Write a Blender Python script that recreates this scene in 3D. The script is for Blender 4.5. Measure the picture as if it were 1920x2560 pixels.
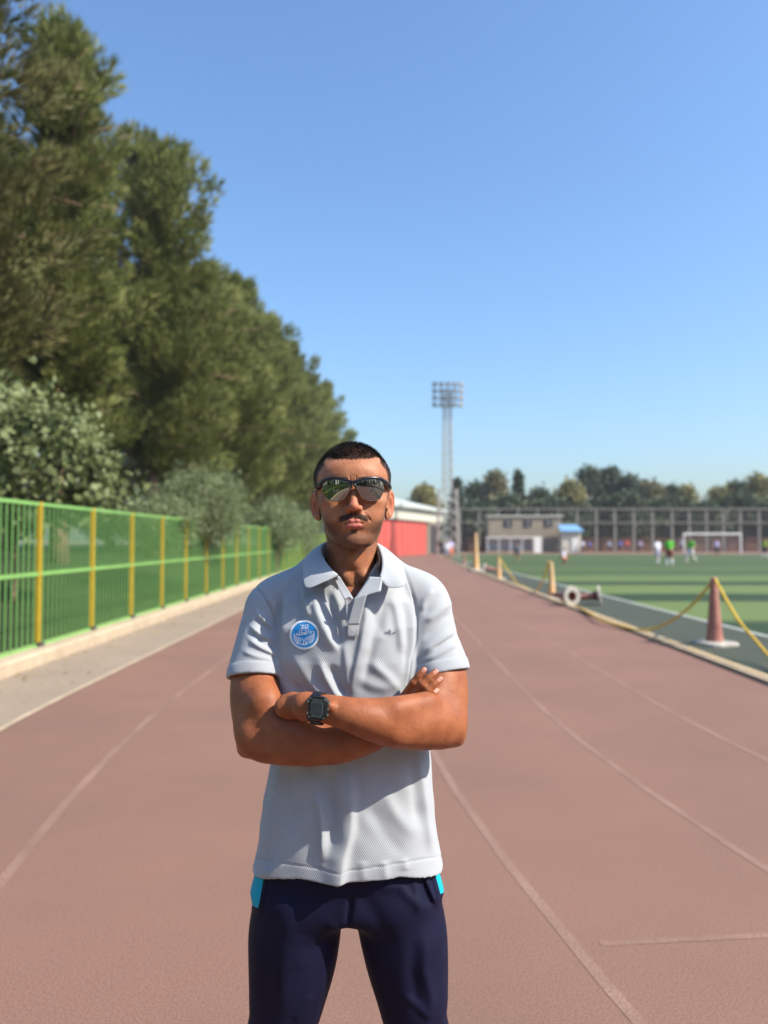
import bpy, bmesh, math, random
import numpy as np
from mathutils import Vector, Matrix
from mathutils.bvhtree import BVHTree
R = math.radians
rng = np.random.default_rng(7)
random.seed(7)
for o in list(bpy.data.objects): bpy.data.objects.remove(o)
scene = bpy.context.scene
COL = scene.collection

# ------------------------------------------------------------------ camera, sky, sun, exposure
CAM_H = 1.57
PITCH = math.atan(72 / 1920)
cam = bpy.data.cameras.new('camera')
camo = bpy.data.objects.new('camera', cam); COL.objects.link(camo)
camo.location = (0, 0, CAM_H)
camo.rotation_euler = (math.pi / 2 + PITCH, 0, 0)
cam.sensor_fit = 'HORIZONTAL'; cam.sensor_width = 36; cam.lens = 36
cam.clip_start = 0.05; cam.clip_end = 5000
cam.dof.use_dof = True; cam.dof.focus_distance = 1.54; cam.dof.aperture_fstop = 3.4
scene.camera = camo
SUN_EL, SUN_AZ = 44, 21         # azimuth: degrees from +X towards the camera side
sdir = Vector((math.cos(R(SUN_EL)) * math.cos(R(SUN_AZ)), -math.cos(R(SUN_EL)) * math.sin(R(SUN_AZ)), math.sin(R(SUN_EL))))
world = bpy.data.worlds.new("World"); scene.world = world; world.use_nodes = True
wn = world.node_tree.nodes; wl = world.node_tree.links; wn.clear()
sky = wn.new('ShaderNodeTexSky'); sky.sky_type = 'NISHITA'; sky.sun_disc = False
sky.sun_elevation = R(SUN_EL); sky.sun_rotation = R(90 + SUN_AZ)
sky.altitude = 200; sky.air_density = 1.4; sky.dust_density = 2.0; sky.ozone_density = 9
bg = wn.new('ShaderNodeBackground'); bg.inputs['Strength'].default_value = 0.138
wo = wn.new('ShaderNodeOutputWorld'); wl.new(sky.outputs[0], bg.inputs[0]); wl.new(bg.outputs[0], wo.inputs[0])
sun = bpy.data.lights.new('sun', 'SUN'); sun.energy = 5.0; sun.angle = R(0.5); sun.color = (1, 0.91, 0.77)
suno = bpy.data.objects.new('sun', sun); COL.objects.link(suno)
suno.rotation_euler = sdir.to_track_quat('Z', 'Y').to_euler(); suno.location = sdir * 100
scene.view_settings.view_transform = 'Standard'; scene.view_settings.look = 'None'
scene.view_settings.gamma = 1; scene.view_settings.exposure = 0.75; scene.view_settings.use_curve_mapping = False
scene.render.engine = 'CYCLES'
scene.render.resolution_x = 768; scene.render.resolution_y = 1024

# ------------------------------------------------------------------ helpers
cp, sp = math.cos(PITCH), math.sin(PITCH)
def P(x, y, Y):
    """world point seen at photo position (x, y) of the 1920x2560 frame, at distance Y"""
    u, v = (x - 960) / 1920, (1280 - y) / 1920
    dy, dz = cp - v * sp, sp + v * cp
    return np.array([u / dy * Y, Y, CAM_H + dz / dy * Y])
def G(x, y, z=0.0):
    u, v = (x - 960) / 1920, (1280 - y) / 1920
    dy, dz = cp - v * sp, sp + v * cp
    t = (z - CAM_H) / dz
    return np.array([u * t, dy * t, z])
def proj(p):
    d = p[:, 2] - CAM_H
    zc = p[:, 1] * cp + d * sp
    yc = -p[:, 1] * sp + d * cp
    return 960 + 1920 * p[:, 0] / zc, 1280 - 1920 * yc / zc

def tag(o, label=None, cat=None, group=None, kind=None):
    if label: o['label'] = label
    if cat: o['category'] = cat
    if group: o['group'] = group
    if kind: o['kind'] = kind
    return o
def empty(name, loc=(0, 0, 0), rz=0.0, **k):
    o = bpy.data.objects.new(name, None); COL.objects.link(o)
    o.location = loc; o.rotation_euler = (0, 0, rz); o.empty_display_size = 0.2
    return tag(o, **k)
def link(name, me, parent=None, mats=None, smooth=False, local=False, **k):
    o = bpy.data.objects.new(name, me); COL.objects.link(o)
    if mats is not None:
        for m in (mats if isinstance(mats, (list, tuple)) else [mats]): me.materials.append(m)
    if smooth: me.polygons.foreach_set('use_smooth', np.ones(len(me.polygons), bool))
    if parent is not None:
        o.parent = parent
        if not local:
            M = Matrix.LocRotScale(parent.location, parent.rotation_euler, parent.scale)
            if parent.parent is not None:
                q = parent.parent
                M = Matrix.LocRotScale(q.location, q.rotation_euler, q.scale) @ M
            o.matrix_local = M.inverted()
    return tag(o, **k)
def mk(name, V, F):
    """fast mesh from arrays; F is (n,k) of equal-sided faces, or list of such arrays"""
    V = np.asarray(V, np.float32)
    Fs = F if isinstance(F, list) else [F]
    Fs = [np.asarray(f, np.int32) for f in Fs if len(f)]
    me = bpy.data.meshes.new(name)
    me.vertices.add(len(V)); me.vertices.foreach_set('co', V.ravel())
    nl = sum(f.size for f in Fs); npoly = sum(len(f) for f in Fs)
    me.loops.add(nl); me.loops.foreach_set('vertex_index', np.concatenate([f.ravel() for f in Fs]))
    me.polygons.add(npoly)
    st = []; c = 0
    for f in Fs:
        st.append(c + np.arange(len(f)) * f.shape[1]); c += f.size
    me.polygons.foreach_set('loop_start', np.concatenate(st).astype(np.int32))
    me.update(calc_edges=True)
    return me
class MB:
    """collects simple solids into one mesh"""
    def __init__(s): s.v = []; s.f = []; s.m = []; s.cur = 0
    def add(s, vs, fs):
        b = len(s.v); s.v += [tuple(map(float, v)) for v in vs]
        s.f += [tuple(b + i for i in f) for f in fs]; s.m += [s.cur] * len(fs)
        return s
    def box(s, c, d, rz=0, M=None):
        x, y, z = [q / 2 for q in d]
        vs = [Vector((i * x, j * y, k * z)) for k in (-1, 1) for j in (-1, 1) for i in (-1, 1)]
        rot = Matrix.Rotation(rz, 3, 'Z')
        vs = [(M @ v if M is not None else rot @ v) + Vector(c) for v in vs]
        return s.add(vs, [(0, 2, 3, 1), (4, 5, 7, 6), (0, 1, 5, 4), (2, 6, 7, 3), (0, 4, 6, 2), (1, 3, 7, 5)])
    def tube(s, pts, r, n=8, cap=True):
        pts = [Vector(p) for p in pts]
        rs = r if isinstance(r, (list, tuple, np.ndarray)) else [r] * len(pts)
        vs = []; fs = []; up = None
        for i, p in enumerate(pts):
            t = (pts[min(i + 1, len(pts) - 1)] - pts[max(i - 1, 0)]).normalized()
            if up is None:
                up = Vector((0, 0, 1)) if abs(t.z) < 0.9 else Vector((1, 0, 0))
            a = (up - t * up.dot(t)).normalized(); up = a; b = t.cross(a)
            for k in range(n):
                an = 2 * math.pi * (k + 0.5) / n
                vs.append(p + (a * math.cos(an) + b * math.sin(an)) * rs[i])
        for i in range(len(pts) - 1):
            for k in range(n):
                k2 = (k + 1) % n
                fs.append((i * n + k, i * n + k2, (i + 1) * n + k2, (i + 1) * n + k))
        if cap:
            fs.append(tuple(range(n))[::-1]); fs.append(tuple((len(pts) - 1) * n + k for k in range(n)))
        return s.add(vs, fs)
    def ribbon(s, L, Rr):
        vs = list(L) + list(Rr); n = len(L)
        return s.add(vs, [(i, n + i, n + i + 1, i + 1) for i in range(n - 1)])
    def mesh(s, name):
        me = bpy.data.meshes.new(name); me.from_pydata(s.v, [], s.f); me.update()
        if any(s.m): me.polygons.foreach_set('material_index', s.m)
        return me
    def build(s, name, mats, parent=None, smooth=False, local=False, **k):
        return link(name, s.mesh(name), parent, mats, smooth, local, **k)
def bevel(o, w=0.005, seg=2):
    m = o.modifiers.new('bevel', 'BEVEL'); m.width = w; m.segments = seg; m.limit_method = 'ANGLE'; return o
def copy_tree(o, parent=None):
    c = o.copy(); COL.objects.link(c)
    if parent is not None: c.parent = parent
    for ch in list(o.children):
        d = ch.copy(); COL.objects.link(d); d.parent = c
        for g in list(ch.children):
            e = g.copy(); COL.objects.link(e); e.parent = d
    return c

# ------------------------------------------------------------------ materials
def mat(name, col, rough=0.6, var=0.15, scale=8.0, bump=0.0, bscale=40.0, metal=0.0, col2=None, spec=0.5, detail=4, coat=0.0, trans=0.0, sheen=0.0, lo=0.3, hi=0.7):
    m = bpy.data.materials.new(name); m.use_nodes = True
    n = m.node_tree.nodes; l = m.node_tree.links; b = n['Principled BSDF']
    b.inputs['Roughness'].default_value = rough; b.inputs['Metallic'].default_value = metal
    b.inputs['Specular IOR Level'].default_value = spec
    if coat: b.inputs['Coat Weight'].default_value = coat
    if sheen: b.inputs['Sheen Weight'].default_value = sheen
    tc = n.new('ShaderNodeTexCoord')
    no = n.new('ShaderNodeTexNoise'); no.inputs['Scale'].default_value = scale; no.inputs['Detail'].default_value = detail
    l.new(tc.outputs['Object'], no.inputs['Vector'])
    mr = n.new('ShaderNodeMapRange'); mr.inputs[1].default_value = lo; mr.inputs[2].default_value = hi
    l.new(no.outputs[0], mr.inputs[0])
    mx = n.new('ShaderNodeMix'); mx.data_type = 'RGBA'
    c = np.array(col[:3], float)
    c2 = np.array(col2) if col2 is not None else np.clip(c * (1 + var), 0, 1)
    if col2 is None: c = c * (1 - var)
    mx.inputs[6].default_value = (*c, 1); mx.inputs[7].default_value = (*c2, 1)
    l.new(mr.outputs[0], mx.inputs[0]); l.new(mx.outputs[2], b.inputs['Base Color'])
    if bump:
        nb = n.new('ShaderNodeTexNoise'); nb.inputs['Scale'].default_value = bscale; nb.inputs['Detail'].default_value = 3
        l.new(tc.outputs['Object'], nb.inputs['Vector'])
        bp = n.new('ShaderNodeBump'); bp.inputs['Strength'].default_value = bump; bp.inputs['Distance'].default_value = 1.0 / bscale
        l.new(nb.outputs[0], bp.inputs['Height']); l.new(bp.outputs[0], b.inputs['Normal'])
    if trans:
        tr = n.new('ShaderNodeBsdfTranslucent'); ms = n.new('ShaderNodeMixShader'); ms.inputs[0].default_value = trans
        l.new(mx.outputs[2], tr.inputs[0]); l.new(b.outputs[0], ms.inputs[1]); l.new(tr.outputs[0], ms.inputs[2])
        l.new(ms.outputs[0], n['Material Output'].inputs[0])
    m['mix'] = mx.name
    return m
# ------------------------------------------------------------------ track geometry: straight beyond Y=8, bend to the right behind
Y0, RC = 8.0, 27.0
def path(X0, s):
    if s >= 0: return (X0, Y0 + s)
    r = RC - X0; a = -s / (RC - 1.5)
    return (RC - r * math.cos(a), Y0 - r * math.sin(a))
def sweep(name, xl, xr, s0, s1, z, m, step=1.0, dx=lambda s: 0.0, parent=None, **k):
    ss = np.unique(np.concatenate([np.arange(s0, min(s1, 0), step), np.linspace(max(s0, 0), s1, 12)]) if s0 < 0 else np.linspace(s0, s1, 12))
    L = [(*path(xl + dx(s), s), z) for s in ss]; Rr = [(*path(xr + dx(s), s), z) for s in ss]
    return MB().ribbon([(x, y, z) for x, y, z in L], Rr).build(name, m, parent, **k)
def sweep_box(mb, xl, xr, s0, s1, z0, z1, step=1.0, dx=lambda s: 0.0, chamfer=0.0):
    ss = list(np.arange(s0, 0, step)) + [0.0] if s0 < 0 else [s0]
    ss += [s1] if s1 > 0 else []
    prof = [(xl, z0), (xl, z1), (xr - chamfer, z1), (xr, z1 - chamfer), (xr, z0)]
    n = len(prof); vs = []
    for s in ss:
        for (x, z) in prof: vs.append((*path(x + dx(s), s), z))
    fs = [(i * n + k, i * n + (k + 1) % n, (i + 1) * n + (k + 1) % n, (i + 1) * n + k) for i in range(len(ss) - 1) for k in range(n)]
    fs += [tuple(range(n)), tuple((len(ss) - 1) * n + k for k in range(n))[::-1]]
    mb.add(vs, fs)

def ground_mat(name, base, base2, grit, gscale=260.0, rough=0.85, stain=None, gs2=0.9, gamt=0.5, bump=0.35):
    m = bpy.data.materials.new(name); m.use_nodes = True
    n = m.node_tree.nodes; l = m.node_tree.links; b = n['Principled BSDF']
    b.inputs['Roughness'].default_value = rough; b.inputs['Specular IOR Level'].default_value = 0.25
    tc = n.new('ShaderNodeTexCoord')
    big = n.new('ShaderNodeTexNoise'); big.inputs['Scale'].default_value = gs2; big.inputs['Detail'].default_value = 6; big.inputs['Roughness'].default_value = 0.6
    l.new(tc.outputs['Object'], big.inputs['Vector'])
    r1 = n.new('ShaderNodeMapRange'); r1.inputs[1].default_value = 0.35; r1.inputs[2].default_value = 0.65
    l.new(big.outputs[0], r1.inputs[0])
    mx = n.new('ShaderNodeMix'); mx.data_type = 'RGBA'; mx.inputs[6].default_value = (*base, 1); mx.inputs[7].default_value = (*base2, 1)
    l.new(r1.outputs[0], mx.inputs[0])
    fine = n.new('ShaderNodeTexNoise'); fine.inputs['Scale'].default_value = gscale; fine.inputs['Detail'].default_value = 3; fine.inputs['Roughness'].default_value = 0.7
    l.new(tc.outputs['Object'], fine.inputs['Vector'])
    r2 = n.new('ShaderNodeMapRange'); r2.inputs[1].default_value = 0.40; r2.inputs[2].default_value = 0.62; r2.inputs[4].default_value = gamt
    l.new(fine.outputs[0], r2.inputs[0])
    m2 = n.new('ShaderNodeMix'); m2.data_type = 'RGBA'; m2.inputs[7].default_value = (*grit, 1)
    l.new(mx.outputs[2], m2.inputs[6]); l.new(r2.outputs[0], m2.inputs[0])
    l.new(m2.outputs[2], b.inputs['Base Color'])
    bp = n.new('ShaderNodeBump'); bp.inputs['Strength'].default_value = bump; bp.inputs['Distance'].default_value = 0.004
    l.new(fine.outputs[0], bp.inputs['Height']); l.new(bp.outputs[0], b.inputs['Normal'])
    return m
M_track = ground_mat('track_rubber', (0.2710, 0.1491, 0.1070), (0.2150, 0.1241, 0.0923), (0.1290, 0.0729, 0.0583), 140.0, gs2=0.55, gamt=0.95, bump=0.4)
M_soil = ground_mat('dry_soil', (0.24, 0.19, 0.13), (0.18, 0.14, 0.09), (0.10, 0.08, 0.05), 40, gs2=0.3)
M_pave = ground_mat('pale_paving', (0.3104, 0.2433, 0.1814), (0.2561, 0.2064, 0.1524), (0.1707, 0.1327, 0.1016), 60, gs2=0.8)
M_turf_side = ground_mat('faded_turf', (0.0374, 0.0510, 0.0374), (0.0510, 0.0612, 0.0422), (0.0816, 0.0816, 0.0612), 70, gs2=1.5)
M_lawn = ground_mat('lawn_grass', (0.0167, 0.0275, 0.0074), (0.0285, 0.0385, 0.0127), (0.0100, 0.0201, 0.0040), 25, gs2=1.2)
def turf_mat():
    m = ground_mat('sports_turf', (0.0220, 0.0464, 0.0158), (0.0274, 0.0538, 0.0178), (0.0155, 0.0342, 0.0118), 50, gs2=0.4)
    n = m.node_tree.nodes; l = m.node_tree.links; b = n['Principled BSDF']
    src = b.inputs['Base Color'].links[0].from_socket
    tc = n.new('ShaderNodeTexCoord'); sx = n.new('ShaderNodeSeparateXYZ'); l.new(tc.outputs['Object'], sx.inputs[0])
    # bands of lighter and darker green running across the pitch
    ds = n.new('ShaderNodeTexNoise'); ds.inputs['Scale'].default_value = 0.5; l.new(tc.outputs['Object'], ds.inputs['Vector'])
    ad = n.new('ShaderNodeMath'); ad.operation = 'MULTIPLY_ADD'; ad.inputs[1].default_value = 0.8; l.new(ds.outputs[0], ad.inputs[0]); l.new(sx.outputs['Y'], ad.inputs[2])
    cr = n.new('ShaderNodeValToRGB'); cr.color_ramp.interpolation = 'LINEAR'
    mr = n.new('ShaderNodeMapRange'); mr.inputs[1].default_value = 0; mr.inputs[2].default_value = 60; l.new(ad.outputs[0], mr.inputs[0]); l.new(mr.outputs[0], cr.inputs[0])
    e = cr.color_ramp.elements; e[0].position = 0; e[0].color = (0, 0, 0, 1); e[1].position = 1.0; e[1].color = (.35, .35, .35, 1)
    for y, v in ((15.2, 0), (15.9, 1), (20.0, 1), (20.6, 0), (22.9, 0), (23.5, 1), (27.3, 1), (27.9, 0), (29.7, 0), (30.3, .85), (34.8, .85), (35.6, .3), (41, .35), (42, .5), (47, .5), (48, .3), (53, .3)):
        k = e.new(y / 60); k.color = (v, v, v, 1)
    mx = n.new('ShaderNodeMix'); mx.data_type = 'RGBA'; l.new(cr.outputs[0], mx.inputs[0]); l.new(src, mx.inputs[6]); mx.inputs[7].default_value = (0.105, 0.150, 0.045, 1)
    l.new(mx.outputs[2], b.inputs['Base Color'])
    return m
M_turf = turf_mat()
M_line = ground_mat('worn_white_line', (0.315, 0.195, 0.152), (0.212, 0.128, 0.092), (0.150, 0.088, 0.070), 120, gs2=1.8, gamt=0.85)
M_white = ground_mat('white_line_paint', (0.42, 0.44, 0.42), (0.34, 0.37, 0.34), (0.2, 0.24, 0.2), 60, gs2=2)
M_kerb = ground_mat('kerb_concrete', (0.4640, 0.3760, 0.2640), (0.3600, 0.2880, 0.2000), (0.2400, 0.1760, 0.1200), 30, gs2=2.2, gamt=0.35)
M_kerby = mat('kerb_yellow_paint', (0.55, 0.36, 0.13), 0.7, col2=(0.50, 0.42, 0.30), scale=3.0, bump=0.2, bscale=30)

S = 'structure'
bm = MB(); bm.ribbon([(-900, -900, -0.02), (-900, 1500, -0.02)], [(900, -900, -0.02), (900, 1500, -0.02)])
bm.build('ground', M_soil, kind=S)
SB = -38
kx = lambda s: 0.015 * max(s, 0)
sweep('track', -3.22, 4.18, SB, 66, 0.0, M_track, dx=lambda s: 0, kind=S)
# wedge between the straight edge and the slowly diverging right kerb, and the far end of the track
MB().ribbon([(4.18, 8, -0.001), (4.18, 74, -0.001)], [(4.3, 8, -0.001), (5.4, 74, -0.001)]).build('track_edge', M_track, kind=S)
MB().ribbon([(-6, 74, -0.002), (-6, 98, -0.002)], [(95, 74, -0.002), (95, 118, -0.002)]).build('track_far_end', M_track, kind=S)
sweep('pavement', -4.34, -3.22, SB, 70, 0.004, M_pave, kind=S)
# worn lane lines, thin sheets
def lane(x0, s0, s1, w=0.05, z=0.0015):
    sweep('lane_line', x0 - w / 2, x0 + w / 2, s0, s1, z, M_line, kind=S)
lane(0.27, -30, 60); lane(1.47, -30, 60); lane(2.62, -30, 60); lane(-2.1, -30, 60, 0.055)
sweep('lane_line', -3.26, -3.20, SB, 66, 0.008, M_kerb, kind=S)
a, b_ = G(1500, 2360), G(1920, 2320)
MB().ribbon([(a[0], a[1] - .018, .0015), (b_[0] + .6, b_[1] - .018, .0015)], [(a[0], a[1] + .018, .0015), (b_[0] + .6, b_[1] + .018, .0015)]).build('cross_line', M_line, kind=S)
# kerbs
k1 = MB(); sweep_box(k1, -4.78, -4.34, SB, 66, -0.01, 0.17, chamfer=0.03); k1.build('kerb_left', M_kerb, kind=S)
k2 = MB(); sweep_box(k2, 4.18, 4.26, SB, 64, -0.01, 0.045, dx=kx, chamfer=0.012); k2.build('kerb_inner_edge', M_kerb, kind=S)
k3 = MB(); sweep_box(k3, 4.262, 4.34, SB, 64, -0.01, 0.055, dx=kx, chamfer=0.012); k3.build('kerb_right', M_kerby, kind=S)
MB().ribbon([(4.342, 8, 0.002), (5.35, 74, 0.002)], [(6.9, 8, 0.002), (6.9, 74, 0.002)]).build('turf_margin', M_turf_side, kind=S)
sweep('turf_margin', 4.342, 6.9, SB, 0, 0.002, M_turf_side, kind=S)
MB().ribbon([(6.3, 8, 0.004), (6.3, 90, 0.004)], [(85, 8, 0.004), (85, 90, 0.004)]).build('pitch', M_turf, kind=S)
MB().ribbon([(6.22, 6, 0.008), (6.22, 89, 0.008)], [(6.34, 6, 0.008), (6.34, 89, 0.008)]).build('touch_line', M_white, kind=S)
MB().ribbon([(6.3, 89.0, 0.008), (85, 89.0, 0.008)], [(6.3, 89.15, 0.008), (85, 89.15, 0.008)]).build('goal_line', M_white, kind=S)
# lawn bank behind the left fence
bank = MB(); ss = list(np.arange(SB, 0, 1.5)) + [0, 30, 75]
prof = [(-4.78, 0.12), (-5.6, 0.30), (-7.5, 0.75), (-9.5, 1.05), (-14, 1.2), (-40, 1.2)]
vs = [(*path(x, s), z) for s in ss for x, z in prof]; n = len(prof)
bank.add(vs, [(i * n + k, i * n + k + 1, (i + 1) * n + k + 1, (i + 1) * n + k) for i in range(len(ss) - 1) for k in range(n - 1)])
bank.build('lawn_bank', M_lawn, kind=S)

# ------------------------------------------------------------------ green fence
M_green = mat('green_fence_paint', (0.1187, 0.2670, 0.0741), 0.4, var=0.14, scale=3)
M_green_lit = mat('green_rail_paint_lit', (0.1688, 0.3543, 0.0928), 0.4, var=0.1, scale=3)  # fence green made brighter: sunlight on the rails put into the colour
M_yel = mat('yellow_post_paint', (0.4320, 0.3024, 0.0180), 0.42, var=0.12, scale=4)
M_dark = mat('dark_steel', (0.05, 0.05, 0.05), 0.5)
XF = -4.6
def fence_run(name, posts, label, detail=True):
    root = empty(name, (*path(XF, posts[0]), 0), label=label, cat='fence')
    root.location = (0, 0, 0); loc0 = path(XF, posts[0]); root.location = (loc0[0], loc0[1], 0)
    pm = MB().box((0, 0, 1.10), (0.052, 0.052, 1.98)).mesh('post')
    fm = MB().box((0, 0, 0.14), (0.13, 0.13, 0.05)).mesh('post_foot')
    bmh = MB().box((0, 0, 1.12), (0.020, 0.020, 1.9)).mesh('bar')
    pm.materials.append(M_yel); fm.materials.append(M_dark); bmh.materials.append(M_green)
    def put(nm, me, x, y, rz=0):
        o = bpy.data.objects.new(nm, me); COL.objects.link(o); o.parent = root
        o.location = (x - loc0[0], y - loc0[1], 0); o.rotation_euler = (0, 0, rz); return o
    far = MB(); cnt = 0
    for i, s in enumerate(posts):
        x, y = path(XF, s); put('post', pm, x, y); f = put('post_foot', fm, x, y); f.location.z = 0.06
    for s0, s1 in zip(posts[:-1], posts[1:]):
        nb = 12
        for k in range(1, nb + 1):
            s = s0 + (s1 - s0) * k / (nb + 1); x, y = path(XF, s)
            if detail and cnt < 120: put('bar', bmh, x, y); cnt += 1
            else: far.box((x, y, 1.12), (0.020, 0.020, 1.9))
    if far.v: far.build('bar_row', M_green, root, kind='stuff')
    for z, w, m in ((2.06, 0.045, M_green_lit), (1.13, 0.05, M_green_lit), (0.19, 0.04, M_green_lit)):
        for s0, s1 in zip(posts[:-1], posts[1:]):
            (x0, y0), (x1, y1) = path(XF, s0), path(XF, s1)
            L = math.hypot(x1 - x0, y1 - y0); rz = math.atan2(y1 - y0, x1 - x0)
            MB().box(((x0 + x1) / 2 + 0.0, (y0 + y1) / 2, z), (L - 0.08, w * 0.8, w), rz).build('rail', m, root)
    return root
posts_front = [0.30, 2.26, 4.13, 6.02, 7.94, 9.85, 11.9, 13.95, 16.0, 18.1, 20.3, 22.6, 25] + [25 + 2.2 * i for i in range(1, 19)]
fence_run('metal_fence', posts_front, 'long green bar fence with yellow posts on the pale kerb left of the running track')
fence_run('metal_fence', [0.30 - 1.95 * i for i in range(0, 17)][::-1], 'green bar fence with yellow posts around the bend behind the photographer, seen in the sunglasses', detail=False)

# ------------------------------------------------------------------ foliage
def needles(C_, D, L, W, nper, spread, seed):
    """tufts of needles: one slim triangle each; C_ (n,3) centres, D (n,3) directions"""
    r = np.random.default_rng(seed); n = len(C_)
    c = np.repeat(C_, nper, 0); d = np.repeat(D, nper, 0) + r.normal(0, spread, (n * nper, 3))
    d /= np.linalg.norm(d, axis=1, keepdims=True) + 1e-9
    l = L * r.uniform(0.6, 1.25, (n * nper, 1)); s = np.cross(d, r.normal(0, 1, d.shape)); s /= np.linalg.norm(s, axis=1, keepdims=True) + 1e-9
    w = W * r.uniform(0.7, 1.3, (n * nper, 1))
    V = np.stack([c - s * w, c + s * w, c + d * l], 1).reshape(-1, 3)
    return V, np.arange(len(V)).reshape(-1, 3)
def leaves(C_, size, seed, up=0.4, aspect=0.6):
    r = np.random.default_rng(seed); n = len(C_)
    d = r.normal(0, 1, (n, 3)); d /= np.linalg.norm(d, axis=1, keepdims=True)
    nn = r.normal(0, 1, (n, 3)) + np.array([0.3, -0.2, up * 2]); s = np.cross(d, nn); s /= np.linalg.norm(s, axis=1, keepdims=True) + 1e-9
    l = size * r.uniform(0.6, 1.3, (n, 1)); w = l * aspect * 0.5
    f = np.cross(s, d) * l * 0.12
    V = np.stack([C_, C_ + d * l * 0.35 + s * w + f, C_ + d * l, C_ + d * l * 0.35 - s * w + f], 1).reshape(-1, 3)
    return V, np.arange(len(V)).reshape(-1, 4)
def foliage_mat(name, c1, c2, scale=1.2, trans=0.25, rough=0.55, c3=None, leafscale=9.0):
    m = bpy.data.materials.new(name); m.use_nodes = True
    n = m.node_tree.nodes; l = m.node_tree.links; b = n['Principled BSDF']; b.inputs['Roughness'].default_value = rough
    b.inputs['Specular IOR Level'].default_value = 0.3
    tc = n.new('ShaderNodeTexCoord')
    a = n.new('ShaderNodeTexNoise'); a.inputs['Scale'].default_value = scale; a.inputs['Detail'].default_value = 5; l.new(tc.outputs['Object'], a.inputs['Vector'])
    r1 = n.new('ShaderNodeMapRange'); r1.inputs[1].default_value = 0.35; r1.inputs[2].default_value = 0.65; l.new(a.outputs[0], r1.inputs[0])
    mx = n.new('ShaderNodeMix'); mx.data_type = 'RGBA'; mx.inputs[6].default_value = (*c1, 1); mx.inputs[7].default_value = (*c2, 1); l.new(r1.outputs[0], mx.inputs[0])
    f = n.new('ShaderNodeTexNoise'); f.inputs['Scale'].default_value = leafscale; f.inputs['Detail'].default_value = 2; l.new(tc.outputs['Object'], f.inputs['Vector'])
    r2 = n.new('ShaderNodeMapRange'); r2.inputs[1].default_value = 0.5; r2.inputs[2].default_value = 0.75; l.new(f.outputs[0], r2.inputs[0])
    m2 = n.new('ShaderNodeMix'); m2.data_type = 'RGBA'; m2.inputs[7].default_value = (*(c3 or c2), 1)
    l.new(mx.outputs[2], m2.inputs[6]); l.new(r2.outputs[0], m2.inputs[0])
    tr = n.new('ShaderNodeBsdfTranslucent'); ms = n.new('ShaderNodeMixShader'); ms.inputs[0].default_value = trans
    l.new(m2.outputs[2], tr.inputs[0]); l.new(m2.outputs[2], b.inputs['Base Color'])
    l.new(b.outputs[0], ms.inputs[1]); l.new(tr.outputs[0], ms.inputs[2]); l.new(ms.outputs[0], n['Material Output'].inputs[0])
    return m
M_pine = foliage_mat('pine_needles', (0.1090, 0.1379, 0.0306), (0.1988, 0.2234, 0.0614), 0.9, c3=(0.3078, 0.3022, 0.1086), leafscale=2.5, trans=0.12)
M_pine2 = foliage_mat('brownish_pine_needles', (0.0831, 0.1033, 0.0247), (0.1544, 0.1458, 0.0491), 0.8, c3=(0.2254, 0.1702, 0.0739), leafscale=2.0, trans=0.12)
M_bark = mat('pine_bark', (0.20, 0.12, 0.08), 0.9, var=0.3, scale=6, bump=0.6, bscale=14)
M_olive = foliage_mat('olive_leaves', (0.1185, 0.1657, 0.0719), (0.1939, 0.2456, 0.1130), 1.5, c3=(0.2801, 0.3438, 0.1849))
M_broad = foliage_mat('broad_leaves', (0.0936, 0.1280, 0.0408), (0.1728, 0.2095, 0.0816), 1.6, c3=(0.2880, 0.3259, 0.1768), leafscale=7)
M_far1 = foliage_mat('far_dark_leaves', (0.0396, 0.0634, 0.0343), (0.0726, 0.0990, 0.0462), 0.4)
M_far2 = foliage_mat('far_olive_leaves', (0.1800, 0.1725, 0.0600), (0.2700, 0.2475, 0.0900), 0.4)
M_far3 = foliage_mat('far_tan_leaves', (0.2210, 0.1820, 0.0975), (0.1690, 0.1690, 0.0780), 0.4)
def trunk_mesh(H, r, lean=0.0, seed=0, branches=(), n=9):
    rr = random.Random(seed); mb = MB(); N = 9
    pts = [(lean * H * (i / N) ** 1.3 + rr.uniform(-.02, .02) * r * 6 * (i > 0), rr.uniform(-.02, .02) * r * 6 * (i > 0), H * i / N - 0.1) for i in range(N + 1)]
    mb.tube(pts, [r * (1 - 0.85 * i / N) * (1.25 if i == 0 else 1) for i in range(N + 1)], n)
    for b in branches: mb.tube(b[0], b[1], 5)
    return mb
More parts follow.
